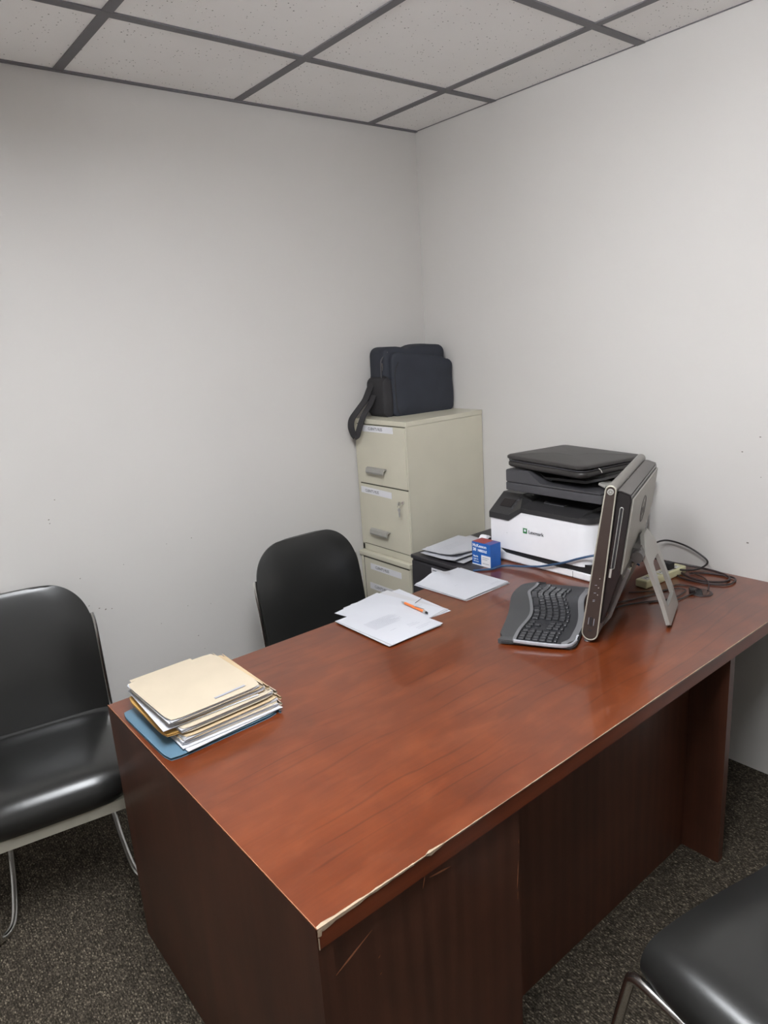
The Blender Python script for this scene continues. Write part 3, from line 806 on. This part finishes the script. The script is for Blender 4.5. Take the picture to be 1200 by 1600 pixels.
def loose(lb, dx, dy, wx, wy, rz, mat, z_, curl=None):
    return sheet('loose_paper', lb, (pc[0]+dx, pc[1]+dy), wx, wy, math.radians(rz), z_, mat, curl, n=8)
loose('dog-eared white paper just above the slate blue folder', .016, -.034, .262, .272, 3, 'paper2', z, lambda u_, v_: .002*(1-v_)); z += .0032
loose('white paper third from the bottom of the file pile', .020, -.028, .262, .270, -1, 'paper', z, lambda u_, v_: .001*(1-v_)); z += .0024
folder('thin manila folder fourth from the bottom of the file pile', (pc[0]+.024, pc[1]-.020), .262, .268, -1.5, z, .009, 'manila', seed=3); z += .0105
folder('aged manila folder with dark worn edge, in the middle of the file pile', (pc[0]+.022, pc[1]-.020), .262, .264, 2, z, .008, 'manila2', seed=4, lift=.001); z += .0100
folder('mustard yellow envelope sticking out left in the file pile', (pc[0]-.008, pc[1]+.004), .256, .262, -.5, z, .004, 'mustard', seed=5, name='envelope', cat='envelope', pages=False); z += .0058
folder('manila folder bulging with papers, third from the top of the file pile', (pc[0]+.018, pc[1]-.012), .254, .266, 1.5, z, .011, 'manila', seed=6); z += .0130
loose('white paper sticking out left just under the upper folders of the pile', -.012, .000, .246, .262, -2.5, 'paper', z, lambda u_, v_: .001); z += .0026
folder('manila folder second from the top of the file pile, fold at right', (pc[0]+.012, pc[1]+.002), .248, .262, -1, z, .010, 'manila2', seed=8, lift=.001); z += .0125
tf = folder('topmost cream manila folder of the file pile, blank with a grey mark', (pc[0]-.006, pc[1]+.002), .246, .270, 1.5, z, .007, 'manila', seed=9, lift=.002, tab=(-.09, .70))
q = B(); add_box(q, (.045, -.112, .0104), (.085, .007, .0006), rz=math.radians(2)); obj('grey_mark', q, M['ink'], tf, smooth=False)

# ================================================================== PRINTER
pr = thing('printer', 'white and charcoal multifunction laser printer at the back of the desk', 'printer', (-.21, -1.01, DH+.0002))
PX, PB = -.400, -.035     # front, back
py0, py1 = -.775, -1.248  # left, right as seen
Zp = DH
# lower tray part: white, step on its upper left
b = prism_yz([(py0, Zp+.002), (py0, Zp+.050), (-.820, Zp+.050), (-.850, Zp+.030), (-1.10, Zp+.028), (-1.17, Zp+.030), (py1, Zp+.030), (py1, Zp+.002)], PX, PB)
bmesh.ops.bevel(b, geom=[e for e in b.edges if abs(e.verts[0].co.x-e.verts[1].co.x) < .001 and e.verts[0].co.x < PX+.01], offset=.005, segments=3, affect='EDGES')
W('paper_tray', b, 'pr_white', pr)
q = B(); add_bx(q, PX-.0006, PX+.002, -1.172, -1.1705, Zp+.004, Zp+.028); W('tray_seam', q, 'pr_grey', pr)
W('recess', bx(PX+.006, PB, py0-.004, py1+.004, Zp+.028, Zp+.062), 'pr_dark', pr, smooth=False)
# main white front body with rounded right corner
fp = []
fp += [(PB, py0), (PX, py0), (PX-.004, (py0+py1)/2)]
for k in range(7):
    a = PI/2*k/6; fp.append((PX+.05-.05*math.cos(a)*1.0, py1+.05-.05*math.sin(a)))
fp.append((PB, py1))
b = B()
def ztop(x, y):
    if y > -.870: return Zp+.168
    if y > -.930: return Zp+.168+(.870+y)*-1*.045/.06
    return Zp+.213
# build as columns so the left shoulder steps down
poly = []
bl = prism_xy([(PB, py0), (PX, py0), (PX-.002, -.872), (PB, -.872)], Zp+.052, Zp+.172)
W('front_cover', bl, 'pr_white', pr)
b = prism_yz([(-.872, Zp+.052), (-.872, Zp+.172), (-.932, Zp+.214), (-1.19, Zp+.214), (-1.19, Zp+.052)], PX-.002, PB)
W('front_cover', b, 'pr_white', pr)
cor = [(PB, -1.19), (PX-.002, -1.19)]
for k in range(9):
    a = PI/2*k/8; cor.append((PX-.002+.058*(1-math.cos(a)), -1.19-.058*math.sin(a)))
cor.append((PB, -1.248))
b = prism_xy(cor, Zp+.052, Zp+.214); W('front_cover', b, 'pr_white', pr, angle=50)
# side panel (dark, beyond the rounded corner)
W('side_cover', bx(PX+.058, PB, -1.2495, -1.246, Zp+.06, Zp+.214), 'pr_black', pr)
# black sloping upper deck with the control panel at left
tk = B()
def deck(y): return 0
sec = [(PX-.004, Zp+.214), (PX-.004, Zp+.232), (PX+.05, Zp+.246), (PX+.12, Zp+.250), (PB, Zp+.250), (PB, Zp+.214)]
add_prism(tk, sec, lambda a, c: (a, -.932, c), lambda a, c: (a, -1.20, c))
dk = W('output_deck', tk, 'pr_black', pr)
cor2 = [(PB, -1.20), (PX-.004, -1.20)]
for k in range(9):
    a = PI/2*k/8; cor2.append((PX-.004+.052*(1-math.cos(a)), -1.20-.052*math.sin(a)))
cor2.append((PB, -1.252)); b = prism_xy(cor2, Zp+.2145, Zp+.236); W('output_deck', b, 'pr_black', pr, angle=50)
cp = B()
sec = [(PX-.006, Zp+.172), (PX-.006, Zp+.196), (PX+.085, Zp+.262), (PB, Zp+.262), (PB, Zp+.172)]
add_prism(cp, sec, lambda a, c: (a, py0+.003, c), lambda a, c: (a, -.872, c))
W('control_panel', cp, 'pr_black', pr)
cp = B()   # slanted filler between panel and deck
vA = [(-.872, Zp+.172), (-.872, Zp+.196), (-.935, Zp+.232), (-.935, Zp+.214)]
add_prism(cp, vA, lambda a, c: (PX-.006, a, c), lambda a, c: (PX+.0, a, c))
add_prism(cp, [(-.872, Zp+.172), (-.872, Zp+.26), (-.935, Zp+.25), (-.935, Zp+.214)], lambda a, c: (PX+.06, a, c), lambda a, c: (PB, a, c))
vv = [cp.verts.new(p) for p in [(PX-.006, -.872, Zp+.196), (PX+.085, -.872, Zp+.262), (PX+.085, -.935, Zp+.2495), (PX+.05, -.935, Zp+.246), (PX-.006, -.935, Zp+.232)]]
cp.faces.new(vv)
W('control_panel', cp, 'pr_black', pr, smooth=False)
sl = math.atan2(.066, .091)
q = B(); add_box(q, (PX+.040, -.832, Zp+.2305), (.040, .058, .002), ry=-sl); W('display', q, 'gloss', pr)
q = B()
for k in range(3): add_box(q, (PX+.022+.018*k, -.872, Zp+.218+.013*k), (.008, .008, .0015), ry=-sl)
W('button', q, 'pr_grey', pr)
q = B(); add_box(q, (PX+.075, -1.04, Zp+.2485), (.03, .09, .004), ry=-.05, bev=.001); add_box(q, (PX+.078, -1.0, Zp+.2515), (.012, .02, .002)); W('paper_stop', q, 'pr_grey', pr)
# neck at the back carrying the scanner
W('scanner_support', bx(-.19, PB, -.80, -1.24, Zp+.25, Zp+.292), 'pr_black', pr)
# scanner + feeder
SX = -.382
b = bx(SX, PB, -.842, -1.275, Zp+.290, Zp+.322, .004); sb_ = W('scanner', b, 'pr_grey', pr)
b = prism_yz([(-.842, Zp+.3235), (-.842, Zp+.372), (-.955, Zp+.374), (-1.01, Zp+.330), (-1.272, Zp+.330), (-1.272, Zp+.3235)], SX, PB)
bmesh.ops.bevel(b, geom=b.edges[:], offset=.003, segments=2, affect='EDGES')
W('document_feeder', b, 'pr_grey', pr)
b = prism_yz([(-.965, Zp+.3685), (-1.0, Zp+.350), (-1.18, Zp+.356), (-1.262, Zp+.378), (-1.262, Zp+.370), (-1.18, Zp+.346), (-1.0, Zp+.342)], SX+.045, PB)
W('input_tray', b, 'pr_black', pr)
b = bx(SX+.06, PB-.02, -.965, -1.02, Zp+.331, Zp+.342, .001); W('feeder_slot', b, 'pr_dark', pr)
b = B(); add_box(b, (SX+.06, -1.256, Zp+.352), (.06, .03, .010), rx=.3, bev=.003); W('tray_flap', b, 'silver', pr)
# logo
q = B(); add_bx(q, PX-.0035, PX-.0015, -.962, -.943, Zp+.134, Zp+.154)
W('logo_square', q, 'green', pr, smooth=False)
q = B(); add_box(q, (PX-.0038, -.9535, Zp+.1455), (.001, .0085, .0085), rx=PI/4*0); W('logo_mark', q, 'white', pr, smooth=False)
q = text_bm('Lexmark', .0205, FACE_W(PX-.0045, -.970, Zp+.1365), .0003)
W('lettering', q, 'ink_dark', pr, smooth=False)
q = text_bm('i', .007, FACE_W(PX-.0025, -.86, Zp+.118), .0003); W('small_mark', q, 'ink_dark', pr, smooth=False)

# leather case on the printer
cs = thing('leather_case', 'flat black leather zip case lying on top of the printer', 'case', (-.232, -1.045, Zp+.3800), math.radians(-8))
def case_bm(wx, wy, z0, z1, r, sag=0, n=14):
    pts = rrect(wx, wy, r, 6)
    bm = B(); rings = []
    for (f, zz) in ((.97, z0), (1, z0+(z1-z0)*.25), (1, z0+(z1-z0)*.7), (.975, z0+(z1-z0)*.93), (.90, z1), (.6, z1+.004), (.25, z1+.006)):
        rings.append([bm.verts.new((x*f, y*f, zz+sag*math.sin(x*16+1)*math.cos(y*11))) for x, y in pts])
    N = len(pts)
    for j in range(len(rings)-1):
        for k in range(N): bm.faces.new((rings[j][k], rings[j][(k+1) % N], rings[j+1][(k+1) % N], rings[j+1][k]))
    bm.faces.new(list(reversed(rings[0]))); bm.faces.new(rings[-1])
    return bm
obj('lower_half', case_bm(.318, .400, 0, .024, .03, .0012), 'leather', cs, angle=55)
obj('upper_flap', case_bm(.326, .408, .0280, .044, .032, .0050), 'leather', cs, angle=55)
q = B(); add_tube(q, [(x, y, .0255) for x, y in rrect(.312, .396, .03, 6)], .0022, 6, True); obj('zip', q, 'pr_grey', cs)
q = B(); add_tube(q, [Vector((-.085, -.206, .030)), Vector((-.080, -.212, .024)), Vector((-.077, -.215, .014))], .0022, 6); obj('zip_pull', q, 'chrome', cs)

# blue carton
bxo = thing('medical_carton', 'small blue cardboard carton with white lettering standing left of the printer', 'box', (-.475, -.818, DH), 0)
b = bx(-.510, -.450, -.868, -.770, DH+.0002, DH+.094, .0006); W('carton', b, 'box_blue', bxo)
q = bx(-.508, -.452, -.835, -.771, DH+.0940, DH+.0948); W('red_top', q, 'box_red', bxo, smooth=False)
q = bx(-.508, -.452, -.867, -.836, DH+.0940, DH+.0948); W('purple_top', q, 'box_purple', bxo, smooth=False)
q = bx(-.5112, -.510, -.868, -.820, DH+.004, DH+.046); W('price_sticker', q, 'label', bxo, smooth=False)
q = bx(-.5112, -.510, -.868, -.770, DH+.0005, DH+.004); W('white_stripe', q, 'white', bxo, smooth=False)
q = B()
for zz, w_ in ((.036, .036), (.029, .026), (.012, .034)): add_bx(q, -.5118, -.5110, -.826-w_, -.826, DH+zz, DH+zz+.002)
W('sticker_print', q, 'ink', bxo, smooth=False)
for s, sz, y, zz, bo in (('McKesson', .0175, -.775, .0755, .0003), ('30', .017, -.776, .058, .0006), ('NEEDLE', .0135, -.802, .058, .0004), ('Sterile', .010, -.777, .033, .0002), ('single use', .0068, -.777, .023, .0001), ('100 count', .0068, -.777, .013, .0001)):
    W('lettering', text_bm(s, sz, FACE_W(-.5108, y, DH+zz), .0003, bold=bo), 'white', bxo, smooth=False)

# ================================================================== ALL-IN-ONE COMPUTER
PHI = math.radians(22); TH = math.radians(7)
mon = thing('all_in_one_computer', 'black and grey all-in-one computer seen from its side, propped on a grey rear stand', 'computer', (-.818, -1.531, DH), PHI)
def mp(a, h, d):   # a along width, h up the tilted screen, d towards the back
    return Vector((a, -(h*math.sin(TH)+d*math.cos(TH)), .0265+h*math.cos(TH)-d*math.sin(TH)))
MW = .5
def side_loop(r0, r1, h0, h1, grow=0, n=10):
    """tapered stadium outline in (d,h): radius r0 at bottom, r1 at top"""
    out = []
    for k in range(n+1):
        a = PI+PI*k/n; out.append(((r0+grow)*math.cos(a), h0+(r0+grow)*math.sin(a)))
    for k in range(n+1):
        a = PI*k/n; out.append(((r1+grow)*math.cos(a), h1+(r1+grow)*math.sin(a)))
    return out
def ext(poly, a0, a1): return add_prism(B(), poly, lambda d, h: mp(a0, h, d), lambda d, h: mp(a1, h, d))
lo = side_loop(.023, .0150, .006, .436)
obj('bezel', ext(lo, .0, MW), 'bezel', mon, angle=30)
obj('side_trim', ext(side_loop(.0200, .0120, .006, .436), -.0015, .004), 'brownglass', mon)
q = B(); add_tube(q, [mp(-.0006, h, d) for d, h in side_loop(.0218, .0138, .006, .436)], .0022, 8, True); obj('trim_ring', q, 'satin', mon)
q = B(); add_cyl(q, mp(-.004, .434, 0), mp(.002, .434, 0), .0088, n=24); pb = obj('hinge_cap', q, 'silver', mon)
q = B(); add_tube(q, [mp(-.0045, .434+.0045*math.sin(a), .0045*math.cos(a)) for a in [2*PI*k/16 for k in range(16)]], .0008, 6, True); obj('power_ring', q, 'dkgrey', pb)
# side buttons, ports, marks
for h in (.178, .150, .128):
    q = B(); add_cyl(q, mp(-.0026, h, .006), mp(-.0012, h, .006), .0014, n=10); obj('button', q, 'silver', mon)
q = B()
for h in (.156, .132, .110, .106): add_box(q, mp(-.002, h, -.002), (.0012, .006, .0008), rx=-.1)
obj('button_marks', q, 'ink', mon)
q = B(); add_box(q, mp(-.0018, .042, -.001), (.0015, .006, .026), rx=TH); add_box(q, mp(-.0018, .014, 0), (.0015, .009, .004), rx=TH); obj('port', q, 'pr_dark', mon)
q = B(); add_box(q, mp(-.0020, .042, -.008), (.0010, .0012, .022), rx=TH); add_box(q, mp(-.0020, .042, .007), (.0010, .0012, .022), rx=TH); obj('port_marks', q, 'ink', mon)
# screen (faces the chair)
q = B()
sv = [mp(.03, .05, -.0225), mp(MW-.03, .05, -.0225), mp(MW-.03, .415, -.0165), mp(.03, .415, -.0165)]
s2 = [v+Vector((0, .0012, 0)) for v in sv]
A_ = [q.verts.new(v) for v in sv]; C_ = [q.verts.new(v) for v in s2]
q.faces.new(A_); q.faces.new(C_)
for k in range(4): q.faces.new((A_[k], A_[(k+1) % 4], C_[(k+1) % 4], C_[k]))
obj('screen', q, 'screen', mon, smooth=False)
# rear body, dark, tapering towards the bottom
rear = [(.010, .03), (.014, .428), (.024, .436), (.052, .430), (.056, .415), (.056, .20), (.030, .04)]
q = ext(rear, .012, MW-.012); bmesh.ops.bevel(q, geom=q.edges[:], offset=.003, segments=2, affect='EDGES'); obj('rear_body', q, 'gloss', mon)
# top of the rear body is warm grey
q = ext([(.016, .4365), (.026, .4375), (.052, .4315), (.0515, .4300), (.025, .4355), (.016, .4350)], .016, MW-.016); obj('rear_top', q, 'dkgrey', mon)
# drive slot on the side
q = B(); add_tube(q, [mp(.0105, h, d) for d, h in side_loop(.0042, .0042, .215, .388)], .0012, 6, True); obj('disc_drive_trim', q, 'silver', mon)
q = B()
for v in q.verts: pass
q = ext([(d+.0, h) for d, h in side_loop(.0032, .0032, .215, .388)], .0085, .0125)
obj('disc_drive', q, 'pr_dark', mon)
mon_shift = .034
for o in [c for c in mon.children if c.name.startswith('disc_drive')]:
    dv = mp(0, 0, mon_shift)-mp(0, 0, 0); o.location = dv
q = B(); add_box(q, mp(.0105, .196, .030), (.003, .0062, .026), rx=TH); obj('eject_button', q, 'silver', mon)
# light back cover with the round logo, pointed lower edge
bc = [(.022, .418), (MW-.022, .418), (MW-.022, .30), (.36, .205), (.29, .235), (.21, .215), (.022, .195)]
q = add_prism(B(), bc, lambda a, h: mp(a, h, .0560), lambda a, h: mp(a, h, .0605)); bmesh.ops.bevel(q, geom=q.edges[:], offset=.0012, segments=2, affect='EDGES')
obj('back_cover', q, 'greyback', mon)
q = B(); add_tube(q, [mp(.25+.040*math.cos(a), .335+.040*math.sin(a), .0607) for a in [2*PI*k/32 for k in range(32)]], .0018, 6, True); obj('logo_ring', q, 'dkgrey', mon)
o_, xx, yy = mp(.275, .318, .0612), mp(0, 0, 0)-mp(1, 0, 0), mp(0, 1, 0)-mp(0, 0, 0)
obj('lettering', text_bm('hp', .055, frame(o_, xx, yy), .0003, shear=.3), 'dkgrey', mon, smooth=False)
# open port recess and bracket below the cover
q = ext([(.045, .19), (.052, .20), (.062, .16), (.050, .09), (.040, .05), (.034, .06)], .05, MW-.06); obj('port_panel', q, 'dkgrey', mon)
for a in (.08, .12, .16, .21):
    q = B(); add_box(q, mp(a, .165, .060), (.014, .010, .012), rx=TH); obj('port', q, 'putty', mon)
q = ext([(.030, .02), (.046, .05), (.078, .20), (.070, .21), (.038, .05), (.026, .02)], .040, .052); obj('bracket', q, 'dkgrey', mon)
# hinge arm
q = B(); add_cyl(q, mp(.135, .215, .080), mp(.345, .215, .080), .017, n=20); obj('hinge_barrel', q, 'dkgrey', mon)
q = ext([(.055, .235), (.082, .236), (.098, .215), (.082, .196), (.055, .20)], .16, .32); obj('hinge_arm', q, 'dkgrey', mon)
# rear stand: one slanted plate with an opening, foot on the desk
zf = -.0265
def stp(a, s, off=0):     # s: 0 at the foot, 1 at the hinge
    P0, P1 = Vector((0, -.196, .004)), Vector((0, -.102, .268))
    p = P0.lerp(P1, s); d = (P1-P0).normalized(); nn_ = Vector((0, -d.z, d.y))
    bend = .012*max(0, .18-s)/.18
    return Vector((a, p.y+bend*.3, p.z))+nn_*off
def plate(outer, inner, t0, t1):
    bm = B(); n = len(outer)
    V = [[bm.verts.new(stp(a, s, t)) for a, s in lst] for t in (t0, t1) for lst in (outer, inner)]
    of, inf, ob, ib = V
    for k in range(n):
        j = (k+1) % n
        bm.faces.new((of[k], of[j], inf[j], inf[k])); bm.faces.new((ob[k], ib[k], ib[j], ob[j]))
        bm.faces.new((of[k], ob[k], ob[j], of[j])); bm.faces.new((inf[k], inf[j], ib[j], ib[k]))
    return bm
outer = [(.176, .03), (.19, 0), (.36, 0), (.374, .03), (.372, .25), (.366, .6), (.350, .86), (.30, 1.02), (.235, 1.02), (.166, .86), (.170, .6), (.176, .25)]
inner = [(.214, .19), (.216, .185), (.342, .185), (.345, .19), (.343, .3), (.340, .5), (.325, .68), (.315, .70), (.235, .70), (.222, .68), (.214, .5), (.213, .3)]
q = plate(outer, inner, -.003, .009); st_ = obj('stand', q, 'silver', mon, angle=25)
q = B(); add_box(q, stp(.275, .02, .004)+Vector((0, 0, -.003)), (.16, .012, .003)); obj('foot_pad', q, 'pr_dark', st_)
# two clear front feet
for a in (.012, MW-.025):
    q = B(); add_box(q, (a, .010, .0135), (.018, .012, .026), bev=.002); obj('front_foot', q, 'clear', mon)

# ================================================================== KEYBOARD
KA = math.radians(30)
kb = thing('ergonomic_keyboard', 'black curved ergonomic keyboard with a padded palm rest in front of the computer', 'keyboard', (-.867, -1.5455, DH), KA)
KWD = .50
def kz(u_, v_):
    return .012+.016*math.exp(-((u_-.30)/.13)**2)+.006*(v_/.25)*.6+.002
def front_v(u_):   # wavy front edge
    return .246+.014*math.exp(-((u_-.30)/.10)**2)-.10*max(0, (u_-.41)/.09)**2-.012*math.exp(-(u_/.012)**2)
def back_v(u_):
    return .018+.006*math.cos(u_*20)+.02*math.exp(-(u_/.02)**2)+.05*max(0, (u_-.44)/.06)**2
def band_v(u_):
    return .196-.020*math.exp(-((u_-.17)/.085)**2)+.012*math.exp(-((u_-.34)/.05)**2)
def ksurf(u0, u1, f0, f1, dz, nu=40, nv=6, base=None):
    bm = B(); T = []; L = []
    for i in range(nu+1):
        u_ = u0+(u1-u0)*i/nu; a, b = f0(u_), f1(u_)
        T.append([bm.verts.new((u_, a+(b-a)*j/nv, kz(u_, a+(b-a)*j/nv)+dz-(.004 if (i in (0, nu)) else 0))) for j in range(nv+1)])
        L.append([bm.verts.new((u_, a+(b-a)*j/nv, .004 if base is None else kz(u_, a+(b-a)*j/nv)+base)) for j in range(nv+1)])
    for i in range(nu):
        for j in range(nv):
            bm.faces.new((T[i][j], T[i+1][j], T[i+1][j+1], T[i][j+1])); bm.faces.new((L[i][j], L[i][j+1], L[i+1][j+1], L[i+1][j]))
    for i in range(nu):
        bm.faces.new((L[i][0], L[i+1][0], T[i+1][0], T[i][0])); bm.faces.new((T[i][nv], T[i+1][nv], L[i+1][nv], L[i][nv]))
    for j in range(nv):
        bm.faces.new((T[0][j], T[0][j+1], L[0][j+1], L[0][j])); bm.faces.new((L[nu][j], L[nu][j+1], T[nu][j+1], T[nu][j]))
    return bm
U0, U1 = -.018, KWD-.01
obj('base', ksurf(U0+.002, U1-.002, back_v, lambda u_: front_v(u_)-.002, -.004), 'kb_body', kb)
obj('palm_rest', ksurf(U0, U1-.004, lambda u_: min(band_v(u_)+.006, front_v(u_)-.002), front_v, .003, nv=8), 'kb_rest', kb)
obj('silver_trim', ksurf(U0, U1-.02, lambda u_: band_v(u_)-.004, lambda u_: band_v(u_)+.006, .0042, nv=3, base=-.003), 'kb_silver', kb)
q = B(); add_tube(q, catmull([(U0-.001, .198, .016), (U0-.002, .15, .0145), (U0-.002, .09, .0135), (U0+.001, .055, .013), (U0+.014, .034, .0135), (U0+.04, .024, .014)], 8), .004, 8, flat=.0055)
obj('silver_edge', q, 'kb_bright', kb)
q = B(); add_tube(q, catmull([(U0+.002, .235, .009), (U0+.001, .15, .008), (U0+.002, .06, .008), (U0+.03, .022, .008), (.2, .014, .008)], 8), .003, 8); obj('rubber_base', q, 'pr_dark', kb)
# strip at the back
obj('rear_strip', ksurf(U0+.006, U1-.03, lambda u_: back_v(u_)+.002, lambda u_: back_v(u_)+.020, -.0005, nv=3, base=-.006), 'kb_silver', kb)
obj('lettering', text_bm('Microsoft', .0105, frame((.062, .026, kz(.03, .03)+.0016), (-1, 0, 0), (0, -1, .02)), .0002), 'white', kb, smooth=False)
# keys
def key_mesh(wx, wy, hz):
    bm = B(); r = [(1, 0), (.97, hz*.7), (.82, hz), (.4, hz*.93)]
    rings = []
    for f, zz in r:
        rings.append([bm.verts.new((x*f, y*f, zz)) for x, y in rrect(wx, wy, .0022, 3)])
    N = len(rings[0])
    for j in range(len(rings)-1):
        for k in range(N): bm.faces.new((rings[j][k], rings[j][(k+1) % N], rings[j+1][(k+1) % N], rings[j+1][k]))
    bm.faces.new(rings[-1]); bm.faces.new(list(reversed(rings[0])))
    return bm
kproto = {}
def key(u_, v_, wx, wy, rot=0):
    k = (round(wx, 4), round(wy, 4))
    if k not in kproto:
        o = obj('key', key_mesh(wx, wy, .0055), 'kb_key', kb, angle=45); kproto[k] = o
    else:
        o = kproto[k].copy(); COL.objects.link(o); o.parent = kb
    e = .01
    su = (kz(u_+e, v_)-kz(u_-e, v_))/(2*e)
    o.location = (u_, v_, kz(u_, v_)-.0035); o.rotation_euler = (0, -math.atan(su), rot)
P_ = .0195
def row_v(u_, r): return band_v(u_)-.016-.0205*r
# number pad (near end)
for r in range(5):
    for c in range(4):
        u_ = .006+P_*c; key(u_, row_v(u_, r), .0175, .0180)
# cursor and navigation keys
for r in (0, 1, 3, 4):
    for c in range(3):
        if r == 1 and c != 1: continue
        u_ = .091+.0185*c; key(u_, row_v(u_, r), .0165, .0180)
# main block follows the wave of the palm rest
for r in range(1, 5):
    for c in range(16):
        u_ = .157+P_*c+.004*(r % 2)
        if u_ > .455-.012*(r-1): continue
        slope = (band_v(u_+.01)-band_v(u_-.01))/.02
        key(u_, row_v(u_, r), .0175, .0180, math.atan(slope)*.8)
# bottom row with the wide split space keys
for u_, w_ in ((.160, .024), (.187, .024), (.214, .024), (.258, .058), (.322, .062), (.372, .024), (.399, .024)):
    slope = (band_v(u_+.01)-band_v(u_-.01))/.02
    key(u_, row_v(u_, 0), w_, .0190, math.atan(slope)*.8)
# function row
for k in range(15):
    u_ = .012+.029*k; key(u_, row_v(u_, 5)+.004, .024, .0085)

# ================================================================== POWER STRIP AND CABLES
ps = thing('power_strip', 'cream power strip lying against the wall behind the computer', 'power strip', (-.210, -1.412, DH), math.radians(-4))
obj('body', add_box(B(), (0, 0, .0145), (.24, .046, .028), bev=.005, seg=3), 'strip', ps)
for k in range(5):
    s = obj('socket', add_box(B(), (-.09+.043*k, 0, .0288), (.028, .030, .0015), bev=.0005), 'tape', ps)
    q = B(); add_box(q, (-.09+.043*k-.005, 0, .0298), (.002, .009, .001)); add_box(q, (-.09+.043*k+.005, 0, .0298), (.002, .009, .001)); obj('slots', q, 'pr_dark', s, smooth=False)
def cable(name, label, pts, r, mat, n=8, cat='cable', group=None):
    return tag(obj(name, add_tube(B(), catmull(pts, n), r, 8), mat), label, cat, group)
DZ = DH+.004
cable('ethernet_cable', 'blue cable running across the front of the printer base', [(-.582, -.842, .7445), (-.570, -.850, .7445), (-.548, -.866, .7447), (-.520, -.886, .7455), (-.47, -.90, .748), (-.440, -.965, .752), (-.418, -1.03, .760),
      (-.415, -1.09, .779), (-.415, -1.15, .802), (-.415, -1.21, .829), (-.39, -1.27, .848), (-.30, -1.30, .83), (-.22, -1.33, .78)], .0042, 'cable_blue')
loop = [(-.20, -1.33, .79), (-.10, -1.31, .80), (-.050, -1.295, .815), (-.028, -1.33, .828), (-.028, -1.40, .822), (-.030, -1.46, .800), (-.040, -1.495, .778), (-.075, -1.475, .757), (-.13, -1.44, .762), (-.18, -1.40, .782)]
cable('looped_cable', 'black cable standing in a loop against the right wall', loop, .0034, 'cable_black')
l2 = [(-.13, -1.335, .785), (-.08, -1.37, .762), (-.040, -1.43, .752), (-.030, -1.50, .748), (-.038, -1.555, .746), (-.066, -1.588, .745), (-.11, -1.585, .745), (-.145, -1.53, .745), (-.135, -1.46, .748), (-.10, -1.42, .750)]
cable('looped_cable', 'thicker dark cable coiled flat on the desk near the wall', l2, .0040, 'cable_brown')
cable('looped_cable', 'dark brown cable lying just outside the flat coil near the wall', [(-.10, -1.40, .745), (-.155, -1.45, .745), (-.165, -1.52, .745), (-.135, -1.60, .745), (-.080, -1.612, .745), (-.045, -1.585, .745), (-.06, -1.50, .745), (-.10, -1.46, .745)], .0032, 'cable_brown')
cable('thin_wire', 'thin dark wire running from the computer to the desk grommet', [(-.62, -1.44, .7435), (-.52, -1.45, .7435), (-.42, -1.50, .7435), (-.36, -1.55, .7435), (-.30, -1.56, .7435), (-.262, -1.566, .7455)], .0020, 'cable_black')
cable('thin_wire', 'thin dark wire curving behind the grey stand into the grommet', [(-.40, -1.40, .7435), (-.30, -1.48, .7435), (-.235, -1.48, .7435), (-.215, -1.52, .7435), (-.225, -1.565, .7455)], .0020, 'cable_brown')
cable('thin_wire', 'thin dark wire making a wide bend under the power strip', [(-.52, -1.42, .7435), (-.40, -1.46, .7435), (-.28, -1.49, .7435), (-.26, -1.53, .744), (-.34, -1.535, .7435), (-.44, -1.50, .7435)], .0018, 'cable_brown')
cable('thin_wire', 'thin dark wire passing from the flat coil down to the grommet', [(-.105, -1.47, .7515), (-.13, -1.53, .751), (-.17, -1.565, .747), (-.222, -1.587, .7455)], .0022, 'cable_brown')
# plug in the grommet opening
q = add_box(B(), (-.262, -1.553, DH+.010), (.030, .018, .012), rz=.6, bev=.003)
tag(obj('plug', q, 'cable_black'), 'small black plug resting in the desk grommet', 'plug')
# power bricks plugged into the strip
q = add_box(B(), (-.17, -1.415, DH+.0435), (.035, .03, .026), rz=-.07, bev=.004)
tag(obj('power_adapter', q, 'pr_dark'), 'black power adapter plugged into the cream power strip', 'adapter')
